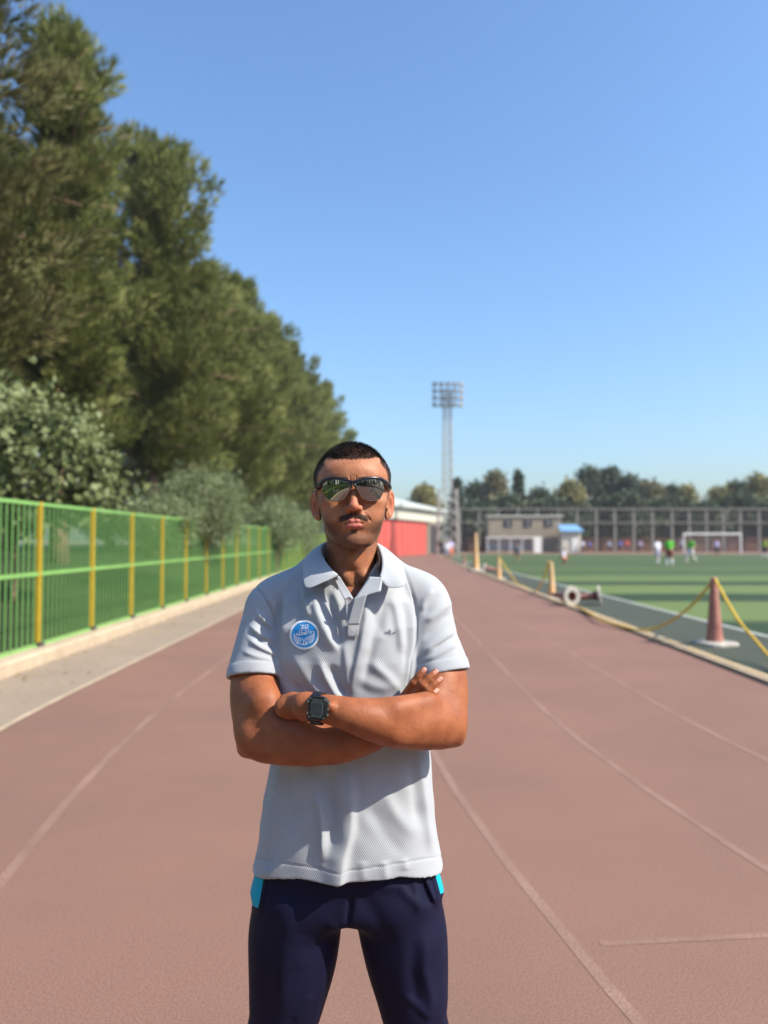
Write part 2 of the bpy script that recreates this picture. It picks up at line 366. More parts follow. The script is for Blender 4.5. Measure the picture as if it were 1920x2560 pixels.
def pine(loc, H, Rc, label, seed, hb=0.22, blunt=3.2, nb=90, tufts=40, nl=0.2, nw=0.014, nper=9, group='tall pines behind the green fence', mt=None, bias=0.0, topw=0.5):
    root = empty('pine_tree', loc, label=label, cat='tree', group=group)
    r = np.random.default_rng(seed); Cs = []; Ds = []; brs = []
    for i in range(nb):
        t = (i + r.uniform()) / nb; z = H * (hb + (1 - hb) * t * 0.97)
        prof = (1 - t ** blunt) ** 0.8 * (0.66 + 0.34 * min(1, t * 5)) + topw * 0.10
        L = Rc * prof * r.uniform(0.5, 1.25); az = i * 2.399 + r.uniform(-.4, .4)
        el = R(r.uniform(-8, 18)) + R(45) * t ** 1.5
        d = np.array([math.cos(az) * math.cos(el), math.sin(az) * math.cos(el), math.sin(el)])
        st = np.array([0, 0, z]); e = st + d * L + np.array([0, 0, -0.10 * L])
        mid = st + d * L * 0.5 + np.array([0, 0, 0.03 * L])
        brs.append(([st, mid, e], [0.07 * (1 - t) + 0.02, 0.045 * (1 - t) + 0.015, 0.01]))
        npad = max(2, int(L / 0.85))
        for k in range(-1, npad):
            q = 0.22 if k < 0 else 0.36 + 0.64 * (k + r.uniform(0.2, 1)) / npad
            c = st + (e - st) * q + np.array([0, 0, 0.13 * L * math.sin(q * 3.1)]) + r.normal(0, 0.10 * L + .08, 3) * np.array([1, 1, .6])
            rad = r.uniform(0.42, 0.85) * (0.75 + 0.3 * (1 - t)) * (Rc / 4) ** 0.5
            if k < 0: rad *= 1.25
            m_ = int(tufts * 1.7 * (rad / 0.55) ** 2)
            u = r.normal(0, 1, (m_, 3)); u /= np.linalg.norm(u, axis=1, keepdims=True)
            rr = rad * r.uniform(0.35, 1.0, (m_, 1)) ** 0.6
            ax_ = d * .8 + np.array([0, 0, .55]); ax_ /= np.linalg.norm(ax_); pv = u * rr * .78; pv = pv + ax_ * (pv @ ax_)[:, None] * .95
            Cs.append(c + pv); dd = u * 0.45 + ax_ * 1.0; Ds.append(dd)
    Cs = np.concatenate(Cs); Ds = np.concatenate(Ds)
    V, F = needles(Cs, Ds, nl, nw, nper, 0.30, seed)
    link('crown', mk('crown', V, F), root, mt or M_pine, local=True)
    trunk_mesh(H * 0.95, 0.16 + H * 0.006, 0, seed, brs).build('trunk', M_bark, root, smooth=True, local=True)
    return root, len(V) // 3
pines = [  # x px of the axis, distance, height, crown radius
    (-9.5, 15.5, 15.5, 2.5, 0.18, 'pine at the left edge of the picture whose top leaves the frame'),
    (-8.9, 21.0, 15.2, 1.75, 0.20, 'tallest looking pine with twin top, second from the left'),
    (-8.9, 29.5, 16.2, 2.7, 0.17, 'broad dark pine with ragged side shoots right of the twin topped one'),
    (-8.7, 36.5, 13.6, 3.3, 0.15, 'rounded pine below the shoulder of the ragged pine'),
    (-8.6, 45.0, 16.2, 3.2, 0.12, 'mid distance pine with two small pointed tips'),
    (-8.6, 54.0, 16.5, 3.4, 0.10, 'fifth visible pine along the sloping tree line'),
    (-8.4, 66.0, 18.0, 3.9, 0.10, 'far pine with a thin spike above the sloping tree line'),
    (-8.0, 80.0, 18.0, 4.0, 0.08, 'far dark pine just left of the man\'s head'),
    (-7.6, 96.0, 20.5, 4.2, 0.05, 'last pine of the row, directly above the man\'s hair'),
]
tot = 0
for i, (X, Y, H, Rc, hb, lb) in enumerate(pines):
    f = max(1.0, Y / 26); 
    o, nt = pine((X, Y, 0.6), H, Rc, lb, 11 + i, hb=hb + 0.06, nb=int(125 / f ** 0.4) , tufts=int(46 / f ** 0.8), nl=0.34 * f ** 0.5, nw=0.0155 * f ** 0.8, nper=9 if i < 4 else 7, topw=1.0 if i in (1, 2) else 0.5, blunt=[3.2, 5.5, 7.0, 4, 3.2, 3.2, 3.2, 3.2, 3.2][i], mt=M_pine if i != 0 else M_pine2)
    tot += nt
print('pine tris', tot)
# a second, hidden-ish row that closes the dark understorey
for i, (X, Y, H, Rc) in enumerate([(-14.5, 19, 13, 3.6), (-15, 30, 14, 4), (-15, 42, 15, 4.2), (-14.5, 56, 15, 4.4)]):
    pine((X, Y, 1.0), H, Rc, ['pine of the back row behind the left shrubs', 'pine of the back row seen through the dark gap over the fence', 'back row pine behind the olive bush', 'back row pine farthest from the camera'][i], 41 + i, hb=0.06, nb=60, tufts=16, nl=0.34, nw=0.035, nper=6, group='back row of pines')

def bush(name, loc, Rx, Ry, Rz, nclump, nleaf, size, m, label, cat, seed, stem=True, group=None, aspect=0.6, drop=0.0, clr=0.45):
    root = empty(name, loc, label=label, cat=cat, group=group)
    r = np.random.default_rng(seed); Cs = []; brs = []
    for i in range(nclump):
        u = r.normal(0, 1, 3); u /= np.linalg.norm(u); q = r.uniform(0.35, 1.0) ** 0.5
        c = u * q * np.array([Rx, Ry, Rz]) + np.array([0, 0, Rz * 1.0 + drop])
        rad = clr * r.uniform(0.5, 1.1)
        pts = r.normal(0, 0.5, (nleaf, 3)) * rad
        Cs.append(c + pts)
        if stem and i % 3 == 0:
            brs.append(([np.array([0, 0, max(0, drop) * 0.85]), c * 0.6 + np.array([0, 0, Rz * .3 + drop * .4]), c], [0.014, 0.012, 0.005]))
    V, F = leaves(np.concatenate(Cs), size, seed, aspect=aspect)
    link('crown', mk('crown', V, F), root, m, local=True)
    if stem: trunk_mesh(max(0.3, Rz * 0.9 + drop), 0.05, 0.02, seed, brs).build('trunk', M_bark, root, smooth=True, local=True)
    return root
bush('broadleaf_tree', (-6.4, 13.3, 0.6), 1.75, 1.5, 1.25, 170, 44, 0.14, M_broad, 'pale round leaved tree at the left edge rising just over the green fence', 'tree', 5, aspect=0.8, drop=1.05, clr=0.46)
bush('broadleaf_tree', (-8.2, 12.4, 0.6), 1.4, 1.4, 1.3, 110, 40, 0.13, M_broad, 'second pale leaved tree cut by the left edge of the frame', 'tree', 6, aspect=0.8, drop=1.4, clr=0.4)
bush('olive_bush', (-4.7, 20.2, 0.0), 1.05, 1.9, 1.0, 250, 60, 0.10, M_olive, 'larger grey green olive bush leaning over the fence in the middle of its run', 'bush', 7, aspect=0.3, drop=1.45, clr=0.40)
bush('olive_bush', (-5.2, 17.9, 0.0), 0.8, 1.2, 0.65, 120, 50, 0.10, M_olive, 'low olive bush between the fence end corner and the larger olive bush', 'bush', 8, aspect=0.3, drop=1.35, clr=0.38)
bush('olive_bush', (-4.6, 33.0, 0.0), 1.0, 2.4, 1.0, 190, 50, 0.15, M_olive, 'olive bush behind the fence next to the man\'s ear', 'bush', 9, aspect=0.35, drop=1.2, clr=0.5)
bush('olive_bush', (-5.0, 45.0, 0.4), 1.2, 3.0, 1.3, 110, 40, 0.2, M_olive, 'farthest olive bush along the fence, by the man\'s cheek', 'bush', 10, aspect=0.35, drop=0.3, clr=0.6)

# far trees: x px, top y px, half width px, distance, material, label
def far_tree(xp, yt, hw, Y, m, label, seed, conic=False, base=1382):
    t = P(xp, yt, Y); X = t[0]; H = t[2]; W = hw / 1920 * Y
    root = empty('far_tree', (X, Y, 0), label=label, cat='tree', group='trees beyond the far fence')
    r = np.random.default_rng(seed); Cs = []
    nc = int(110 + W * 16)
    for i in range(nc):
        z = r.uniform(0.10, 0.97) ** 0.85; rad = (1 - z) * 1.0 + 0.05 if conic else math.sqrt(max(0.02, 1 - (2 * z - 0.85) ** 2 / 1.35))
        a = r.uniform(0, 6.283); q = math.sqrt(r.uniform(0.1, 1)) * rad
        c = np.array([math.cos(a) * q * W, math.sin(a) * q * W, z * H])
        Cs.append(c + r.normal(0, 0.42, (26, 3)) * np.array([1, 1, 1.0]) * (0.55 if conic else 0.95))
    V, F = leaves(np.concatenate(Cs), 0.62, seed, aspect=0.75)
    V[:, 2] = np.maximum(V[:, 2], 0.3)
    link('crown', mk('crown', V, F), root, m, local=True)
    MB().tube([(0, 0, 0), (0, 0, H * 0.8)], [0.22, 0.05], 7).build('trunk', M_bark, root, local=True)
ft = [(1062, 1216, 40, 118, 2, 'olive tinted far tree left of the floodlight mast'), (1143, 1198, 30, 126, 1, 'narrow dark far tree right behind the floodlight mast'),
 (1192, 1205, 34, 128, 1, 'dark far tree second right of the mast'), (1240, 1186, 36, 122, 3, 'tan coloured tree right of the floodlight mast'), (1236, 1180, 24, 132, 1, 'dark crown peeping over the tan tree'),
 (1296, 1178, 27, 124, 1, 'dark pointed cypress like tree over the beige building'), (1350, 1226, 36, 126, 1, 'low dark tree right of the pointed one'), (1425, 1206, 46, 120, 2, 'round olive green tree over the blue roofed hut'),
 (1476, 1166, 44, 130, 1, 'tallest dark far tree above the pitch'), (1524, 1174, 46, 131, 1, 'second tallest dark far tree, beside the tallest'), (1575, 1190, 52, 128, 1, 'dark far tree falling away right of the two tallest'),
 (1626, 1206, 36, 121, 3, 'tan far tree left of the goal'), (1676, 1218, 36, 128, 1, 'dark far tree behind the left goal post'), (1716, 1222, 30, 121, 2, 'olive far tree above the goal mouth'),
 (1760, 1262, 30, 126, 1, 'lowest far tree, in the sky gap above the goal'), (1797, 1220, 30, 121, 2, 'yellow green far tree above the right goal post'), (1840, 1206, 34, 127, 1, 'dark far tree right of the goal'),
 (1897, 1192, 42, 121, 2, 'large yellow green tree at the right edge'), (1960, 1196, 40, 124, 2, 'yellow green tree cut by the right edge'), (1985, 1210, 50, 130, 1, 'dark tree just beyond the right edge')]
for i, (x, y, hw, Y, c, lb) in enumerate(ft): far_tree(x, y, hw, Y, {1: M_far1, 2: M_far2, 3: M_far3}[c], lb, 60 + i, conic=(i in (1, 5)))
for i, x in enumerate(range(1185, 2000, 95)):
    far_tree(x, [1262, 1240, 1252][i % 3], 64, 116 + (i % 2) * 2, M_far1, 'low dark hedge tree %s from the mast behind the far fence' % ['first', 'second', 'third', 'fourth', 'fifth', 'sixth', 'seventh', 'eighth', 'ninth', 'tenth'][i], 90 + i)

# ------------------------------------------------------------------ far tall fence and brick wall
M_fpost = mat('pale_grey_concrete_post', (0.2295, 0.2167, 0.1849), 0.8)
M_brickw = mat('brown_wall', (0.16, 0.085, 0.06), 0.9, var=0.25, scale=2)
YF = 109
rt = empty('perimeter_fence', (P(1145, 1380, YF)[0], YF, 0), label='tall pale post fence standing on the brown wall beyond the goal', cat='fence')
xs = [1150, 1198, 1246, 1295, 1345, 1396, 1444, 1491, 1538, 1585, 1632, 1681, 1724, 1767, 1809, 1852, 1899, 1946, 1993]
ztop = P(1500, 1270, YF)[2]
for x in xs:
    X = P(x, 1380, YF)[0]; MB().box((X, YF, ztop / 2), (0.27, 0.25, ztop)).build('post', M_fpost, rt)
xa, xb = P(1150, 0, YF)[0], P(1993, 0, YF)[0]
for z in (ztop - 0.15, ztop * 0.66): MB().box(((xa + xb) / 2, YF - 0.22, z), (xb - xa, 0.1, 0.15 if z > 4 else 0.08)).build('rail', M_fpost, rt)
net = MB()
for x in np.arange(xa, xb, 0.45): net.box((x, YF - 0.1, (ztop + 2) / 2), (0.018, 0.018, ztop - 2.2))
for z in np.arange(2.3, ztop, 0.45): net.box(((xa + xb) / 2, YF - 0.12, z), (xb - xa, 0.015, 0.018))
net.build('wire_mesh', M_fpost, rt, kind='stuff')
MB().box(((xa + xb) / 2 + 9, YF + 0.9, 1.0), (xb - xa + 20, 0.3, 2.0)).build('boundary_wall', M_brickw, label='low brown boundary wall under the tall fence beyond the pitch', cat='wall')

# ------------------------------------------------------------------ buildings
M_red = mat('red_cladding', (0.4727, 0.0848, 0.0667), 0.5, var=0.08, scale=0.6)
M_cream = mat('cream_fascia', (0.4960, 0.4800, 0.4000), 0.7)
M_roofw = mat('white_metal_roof', (0.4960, 0.5280, 0.4960), 0.45)
M_beige = mat('beige_render', (0.2700, 0.2250, 0.1650), 0.85, scale=1.5)
M_glass = mat('dark_window_glass', (0.03, 0.035, 0.045), 0.12, var=0.05)
M_shut = mat('dark_interior', (0.03, 0.028, 0.03), 0.8)
M_blue = mat('blue_roof_sheet', (0.15, 0.31, 0.50), 0.5)
M_wht = mat('white_paint', (0.70, 0.70, 0.66), 0.6)
# red sports hall, wall from A (near, left) to B (far, right)
A = np.array([-3.0, 66.0]); B = np.array([7.0, 97.0]); dv = B - A; Lw = np.linalg.norm(dv); dv /= Lw; nv = np.array([-dv[1], dv[0]])
rz = math.atan2(dv[1], dv[0])
hall = empty('sports_hall', (A[0], A[1], 0), rz, label='long red clad sports hall with white roof beyond the end of the track', cat='building')
def hp(name, c, d, m): return MB().box(c, d).build(name, m, hall, local=True)
Lr = 26.0
for i in range(26):
    hp('cladding_panel', (i * 1.0 + 0.5, 0.06 * (i % 2), 1.9), (0.985, 0.16, 3.8), M_red)
hp('wall', (Lw / 2, 3.2, 2.4), (Lw, 6.0, 4.8), M_cream)
hp('fascia', (Lw / 2, -0.1, 4.45), (Lw + 0.2, 0.5, 1.25), M_cream)
hp('pillar', (26.6, 0.0, 1.9), (0.8, 0.3, 3.8), M_beige)
hp('doorway', (29.2, 0.02, 1.75), (4.0, 0.3, 3.5), M_shut)
hp('lintel', (29.2, -0.05, 3.65), (4.6, 0.35, 0.3), M_beige)
rf = MB(); rf.add([(-0.6, -0.9, 5.1), (Lw + 1, -0.9, 5.1), (Lw + 1, 8, 7.2), (-0.6, 8, 7.2), (-0.6, -0.9, 5.4), (Lw + 1, -0.9, 5.4), (Lw + 1, 8, 7.5), (-0.6, 8, 7.5)], [(0, 1, 2, 3), (4, 7, 6, 5), (0, 4, 5, 1), (1, 5, 6, 2), (2, 6, 7, 3), (3, 7, 4, 0)])
rf.build('roof', M_roofw, hall, local=True)
# beige two-storey building
YB = 104.0
bx0, bx1 = P(1214, 0, YB)[0], P(1392, 0, YB)[0]; bt = P(1300, 1292, YB)[2]
bb = empty('beige_building', ((bx0 + bx1) / 2, YB, 0), label='flat roofed beige building under the pointed dark tree', cat='building')
MB().box(((bx0 + bx1) / 2, YB + 1.6, bt / 2), (bx1 - bx0, 3.0, bt)).build('wall', M_beige, bb)
MB().box(((bx0 + bx1) / 2, YB + 1.6, bt + 0.1), (bx1 - bx0 + 0.5, 3.4, 0.2)).build('roof', M_cream, bb)
for xp in (1262, 1310, 1360):
    X = P(xp, 0, YB)[0]; w = MB().box((X, YB + 0.08, 3.9), (1.1, 0.1, 1.0)).build('window', M_glass, bb)
    MB().box((X, YB + 0.02, 3.9), (0.06, 0.1, 1.0)).build('frame', M_wht, w)
hutx = P(1417, 0, 101)[0]
ht = empty('blue_roof_hut', (hutx, 101, 0), label='small pale hut with bright blue roof beside the beige building', cat='hut')
MB().box((hutx, 102.2, 1.35), (2.5, 2.2, 2.7)).build('wall', M_cream, ht)
rb = MB(); rb.add([(hutx - 1.5, 100.7, 2.75), (hutx + 1.5, 100.7, 2.75), (hutx + 1.3, 103.5, 3.6), (hutx - 1.3, 103.5, 3.6), (hutx - 1.5, 100.7, 2.9), (hutx + 1.5, 100.7, 2.9), (hutx + 1.3, 103.5, 3.75), (hutx - 1.3, 103.5, 3.75)], [(0, 1, 2, 3), (4, 7, 6, 5), (0, 4, 5, 1), (1, 5, 6, 2), (2, 6, 7, 3), (3, 7, 4, 0)])
rb.build('roof', M_blue, ht)
MB().box((hutx + 0.4, 101.03, 1.0), (0.8, 0.1, 1.9)).build('door', M_wht, ht)
sh = empty('dugout', (P(1270, 0, 100)[0], 100, 0), label='low white and grey team shelter in front of the beige building', cat='shelter')
sx0, sx1 = P(1212, 0, 100)[0], P(1325, 0, 100)[0]; sc = (sx0 + sx1) / 2
MB().box((sc, 101.2, 1.1), (sx1 - sx0, 0.12, 1.6)).build('back_panel', mat('grey_panel', (0.33, 0.33, 0.36), 0.6), sh)
MB().box((sc, 100.7, 2.0), (sx1 - sx0 + .2, 1.3, 0.16)).build('roof', M_wht, sh)
for x in np.linspace(sx0, sx1, 5): MB().box((x, 100.15, 0.98), (0.1, 0.1, 1.94)).build('post', M_wht, sh)
MB().box((sx1 + 0.6, 100.8, 1.05), (0.9, 1.1, 2.1)).build('kiosk', M_wht, sh)
MB().box((sc, 100.7, 0.4), (sx1 - sx0 - .4, 0.5, 0.1)).build('bench', M_dark, sh)

# ------------------------------------------------------------------ floodlight mast
YM = 76.0; XM = P(1115, 0, YM)[0]
M_galv = mat('weathered_galvanised_steel', (0.42, 0.40, 0.37), 0.55, metal=0.3)
M_lamp = mat('dark_floodlight_housing', (0.10, 0.11, 0.12), 0.5)
M_lens = mat('floodlight_glass', (0.28, 0.32, 0.34), 0.15)
HM = P(1115, 975, YM)[2]
mast = empty('floodlight_mast', (XM, YM, 0), label='tall lattice floodlight mast with square lamp bank right of the man\'s head', cat='floodlight')
zt = P(1115, 1224, YM)[2]
lat = MB()
def lattice(w0, w1, z0, z1, step, r):
    n = max(2, int((z1 - z0) / step)); zs = np.linspace(z0, z1, n + 1)
    ws = np.interp(zs, [z0, z1], [w0, w1]) / 2
    cs = [(-1, -1), (1, -1), (1, 1), (-1, 1)]
    for a in cs: lat.tube([(a[0] * ws[0], a[1] * ws[0], z0), (a[0] * ws[-1], a[1] * ws[-1], z1)], r * 1.5, 6)
    for i in range(n):
        for k in range(4):
            a, b = cs[k], cs[(k + 1) % 4]
            p0 = (a[0] * ws[i], a[1] * ws[i], zs[i]); p1 = (b[0] * ws[i + 1], b[1] * ws[i + 1], zs[i + 1]); p2 = (b[0] * ws[i], b[1] * ws[i], zs[i])
            q0 = (a[0] * ws[i + 1], a[1] * ws[i + 1], zs[i + 1])
            lat.tube([p0, p1], r, 4); lat.tube([p2, q0], r, 4); lat.tube([p0, p2], r, 4)
lattice(2.0, 1.75, 0, zt, 1.0, 0.05); lattice(0.85, 0.70, zt, HM, 0.9, 0.038)
lat.build('lattice', M_galv, mast, local=True)
hw, zb, zt2 = 1.42, P(1115, 1018, YM)[2], P(1115, 962, YM)[2]
fr = MB()
for z in np.linspace(zb, zt2, 4): fr.box((0, -0.5, z), (2 * hw, 0.08, 0.08))
for x in np.linspace(-hw, hw, 5): fr.box((x, -0.5, (zb + zt2) / 2), (0.07, 0.07, zt2 - zb))
fr.build('lamp_frame', M_galv, mast, local=True)
for iz in range(4):
    for ix in range(5):
        x = -hw + 0.12 + ix * (2 * hw - 0.24) / 4; z = zb + 0.1 + iz * (zt2 - zb - 0.2) / 3
        Mx = Matrix.Rotation(R(-28), 3, 'X') @ Matrix.Rotation(R((ix - 2) * 8), 3, 'Z')
        o = MB().box((x, -0.72, z), (0.42, 0.26, 0.36), M=Mx).build('floodlight', M_lamp, mast, local=True)
        MB().box((x, -0.86, z - 0.05), (0.36, 0.02, 0.30), M=Mx).build('lamp_glass', M_lens, o, local=True)

# ------------------------------------------------------------------ goal
YG = 99.0; gx0, gx1 = P(1690, 0, YG)[0], P(1828, 0, YG)[0]
goal = empty('football_goal', ((gx0 + gx1) / 2, YG, 0), label='white football goal at the far end of the pitch', cat='goal')
for x in (gx0, gx1): MB().tube([(x, YG, 0), (x, YG, 2.44)], 0.11, 10).build('goal_post', M_wht, goal)
MB().tube([(gx0 - .11, YG, 2.44), (gx1 + .11, YG, 2.44)], 0.11, 10).build('crossbar', M_wht, goal)
nt = MB()
for x in np.arange(gx0, gx1 + .01, 0.28): nt.tube([(x, YG, 2.4), (x, YG + 0.9, 2.3), (x, YG + 2, 0)], 0.009, 3)
for z in np.arange(0.2, 2.3, 0.28): nt.tube([(gx0, YG + 2 - z * 0.48, z), (gx1, YG + 2 - z * 0.48, z)], 0.009, 3)
nt.build('net', M_wht, goal, kind='stuff')
# ------------------------------------------------------------------ cones, rope, fallen cones
M_cone = mat('faded_red_cone_plastic', (0.27, 0.095, 0.075), 0.6, col2=(0.40, 0.19, 0.14), scale=5, bump=0.25, bscale=20)
M_coney = mat('faded_orange_cone_plastic', (0.66, 0.36, 0.14), 0.55, col2=(0.62, 0.45, 0.25), scale=5, bump=0.2, bscale=20)
M_cbase = mat('dirty_white_base', (0.48, 0.45, 0.40), 0.75, col2=(0.27, 0.25, 0.22), scale=9, bump=0.4, bscale=25)
M_rope = mat('yellow_plastic_rope', (0.66, 0.42, 0.03), 0.5, var=0.15, scale=20)
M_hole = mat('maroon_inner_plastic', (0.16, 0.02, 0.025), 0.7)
def lathe(mb, prof, n=24, off=(0, 0, 0), M=None, cap=True):
    vs = []
    for r, z in prof:
        for k in range(n):
            a = 2 * math.pi * k / n; v = Vector((r * math.cos(a), r * math.sin(a), z))
            vs.append((M @ v if M is not None else v) + Vector(off))
    fs = [(i * n + k, i * n + (k + 1) % n, (i + 1) * n + (k + 1) % n, (i + 1) * n + k) for i in range(len(prof) - 1) for k in range(n)]
    return mb.add(vs, fs)
CONEP = [(0.112, 0.05), (0.112, 0.075), (0.104, 0.12), (0.078, 0.45), (0.056, 0.75), (0.040, 0.97), (0.034, 0.985), (0.026, 0.98), (0.03, 0.94)]
def base_mesh():
    mb = MB(); prof = [(0.11, 0.055), (0.15, 0.055)]
    n = 24; vs = []
    def sq(a, r, q=4.5):
        c, s = math.cos(a), math.sin(a); return r / (abs(c) ** q + abs(s) ** q) ** (1 / q)
    rr = random.Random(3); rows = [(None, 0.105, 0.058), ('s', 0.225, 0.05), ('s', 0.245, 0.035), ('s', 0.245, 0.0)]
    for kd, r, z in rows:
        for k in range(n):
            a = 2 * math.pi * k / n; q = sq(a, r) if kd else r
            vs.append((q * math.cos(a), q * math.sin(a), z))
    fs = [(i * n + k, i * n + (k + 1) % n, (i + 1) * n + (k + 1) % n, (i + 1) * n + k) for i in range(len(rows) - 1) for k in range(n)]
    mb.add(vs, fs); return mb
def cone(x, y, label, m, h=1.0, rz=0.2, grp='tall cones along the inner kerb', sc=1.0):
    root = empty('traffic_cone', (x, y, 0.0), rz, label=label, cat='cone', group=grp); root.scale = (sc, sc, h)
    lathe(MB(), CONEP).build('body', m, root, smooth=True, local=True)
    base_mesh().build('base', M_cbase, root, local=True)
    return root
g = lambda x, y: G(x, y)[:2]
c1 = g(1787, 1612); c2 = g(1379, 1495); c3 = g(1247, 1448); c4 = g(1190, 1428)
cone(*c1, 'nearest tall cone, faded red on a dirty white base, with yellow rope at its tip', M_cone, 1.03, 0.35, sc=1.12)
cone(*c2, 'second tall cone along the kerb, faded orange, just left of the fallen cone ring', M_coney, 1.0, 0.1)
cone(*c3, 'third tall cone from the camera, pale orange and leaning slightly', M_coney, 0.95, 0.5)
k4 = cone(*c4, 'tallest and farthest orange marker at the kerb before the floodlight mast', M_coney, 2.0, 0.3, sc=1.5)
cone(*g(1161, 1412), 'small dark red cone at the kerb beyond the tallest marker', M_cone, 0.7, 0.1)
def rope(pts, label, r=0.021, sub=10):
    pts = [Vector(p) for p in pts]; out = []
    for i in range(len(pts) - 1):
        p0 = pts[max(i - 1, 0)]; p1 = pts[i]; p2 = pts[i + 1]; p3 = pts[min(i + 2, len(pts) - 1)]
        for k in range(sub):
            t = k / sub
            out.append(0.5 * ((2 * p1) + (p2 - p0) * t + (2 * p0 - 5 * p1 + 4 * p2 - p3) * t * t + (-p0 + 3 * p1 - 3 * p2 + p3) * t ** 3))
    out.append(pts[-1])
    for o in out: o.z = max(o.z, 0.03)
    return MB().tube(out, r, 7).build('rope', M_rope, None, smooth=True, label=label, cat='rope', group='yellow ropes hung between the cones')
t1 = P(1786, 1446, c1[1])
def sag(a, b, low, n=9):
    a = np.array(a); b = np.array(b); o = []
    for i in range(n + 1):
        t = i / n; p = a + (b - a) * t; p[2] -= low * 4 * t * (1 - t); o.append(p)
    return o
mid = [P(1745, 1497, 11.9), P(1695, 1541, 12.3), P(1640, 1569, 12.8), P(1590, 1574, 13.2), P(1545, 1563, 13.8), P(1500, 1549, 14.6)]
lay = [(*G(1468, 1538)[:2], .07), (*G(1440, 1521)[:2], .05), (4.40, 17.3, .03)]
rope([t1] + mid + lay, 'yellow rope drooping from the nearest cone down onto the kerb to its left')
rope([t1, P(1841, 1543, 10.7), P(1885, 1597, 10.1), P(1930, 1648, 9.5), P(1985, 1702, 8.3)], 'yellow rope falling from the nearest cone to the right edge of the picture')
t2 = P(1372, 1403, c2[1])
rope([t2, P(1362, 1440, 21.5), P(1348, 1468, 22.5), P(1330, 1483, 23.6), P(1318, 1480, 25), P(1290, 1455, 28), (*c3, 0.9)], 'yellow rope hanging left from the second cone', 0.024)
0 and rope([t2 + np.array([0.03, 0, 0]), P(1366, 1440, 20.4), P(1367, 1485, 20.3), P(1369, 1500, 20.2)], 'short yellow rope end hanging straight down the second cone', 0.024)
# fallen cones
def fallen(base, dirv, label, L=0.85, rb=0.245, roll=0.0):
    d = Vector(dirv).normalized(); q = d.to_track_quat('Z', 'Y').to_matrix(); off = Vector(base)
    root = empty('fallen_cone', (base[0], base[1], 0), label=label, cat='cone', group='cones lying on their side')
    lathe(MB(), [(0.135, 0.0), (0.125, 0.03), (0.10, .14), (0.075, 0.5 * L), (0.045, L), (0.03, L), (0.03, L - .02)], M=q, off=off).build('body', M_cone, root, smooth=True)
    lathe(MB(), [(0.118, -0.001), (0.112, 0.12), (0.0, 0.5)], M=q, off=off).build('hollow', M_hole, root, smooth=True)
    mb = lathe(MB(), [(0.125, -0.012), (rb - .01, -0.012), (rb, 0.0), (rb, 0.035), (0.13, 0.045)], n=28, M=q, off=off); mb.build('base', M_cbase, root)
    return root
b1 = P(1430, 1482, 18.6); b1[2] = 0.235
fallen(b1, (-0.42, 1.0, -0.02), 'cone lying on its side with its round hollow base facing the camera', rb=0.24)
b2 = P(1500, 1489, 19.0); b2[2] = 0.225
fallen(b2, (-1.0, 0.30, -0.14), 'dark red cone lying on its side pointing at the ring shaped one', L=0.95)
b3 = P(1212, 1432, 37); b3[2] = 0.24
fallen(b3, (0.9, -0.3, -0.1), 'small far cone lying between the third and fourth upright ones', L=0.9)

# ------------------------------------------------------------------ small SDF toolkit
def sm(a, b, k):
    h = np.clip(0.5 + 0.5 * (b - a) / k, 0, 1); return b + (a - b) * h - k * h * (1 - h)
def smx(a, b, k): return -sm(-a, -b, k)
def rcone(p, a, b, ra, rb, sc=None):
    a = np.asarray(a, np.float32); b = np.asarray(b, np.float32); ba = b - a; pa = p - a
    t = np.clip((pa @ ba) / (ba @ ba), 0, 1); q = pa - t[:, None] * ba
    return np.sqrt((q * q).sum(1)) - (ra + (rb - ra) * t)
def ell(p, c, r, Rm=None):
    q = p - np.asarray(c, np.float32)
    if Rm is not None: q = q @ np.asarray(Rm, np.float32)
    r = np.asarray(r, np.float32); k0 = np.sqrt(((q / r) ** 2).sum(1)); k1 = np.sqrt(((q / r ** 2) ** 2).sum(1)) + 1e-9
    return k0 * (k0 - 1) / k1
def chain(p, pts, rad, k=0.012, sub=5):
    """smooth limb through pts with radii, Catmull-Rom interpolated"""
    pts = np.array(pts, float); rad = np.array(rad, float); n = len(pts); Q = []; W = []
    for i in range(n - 1):
        p0, p1, p2, p3 = pts[max(i - 1, 0)], pts[i], pts[i + 1], pts[min(i + 2, n - 1)]
        r0, r1, r2, r3 = rad[max(i - 1, 0)], rad[i], rad[i + 1], rad[min(i + 2, n - 1)]
        for j in range(sub):
            t = j / sub; c = (1, t, t * t, t ** 3)
            f = lambda a, b, c_, d: 0.5 * (2 * b + (c_ - a) * t + (2 * a - 5 * b + 4 * c_ - d) * t * t + (-a + 3 * b - 3 * c_ + d) * t ** 3)
            Q.append(f(p0, p1, p2, p3)); W.append(f(r0, r1, r2, r3))
    Q.append(pts[-1]); W.append(rad[-1]); d = None
    for i in range(len(Q) - 1):
        e = rcone(p, Q[i], Q[i + 1], W[i], W[i + 1]); d = e if d is None else np.minimum(d, e)
    return d
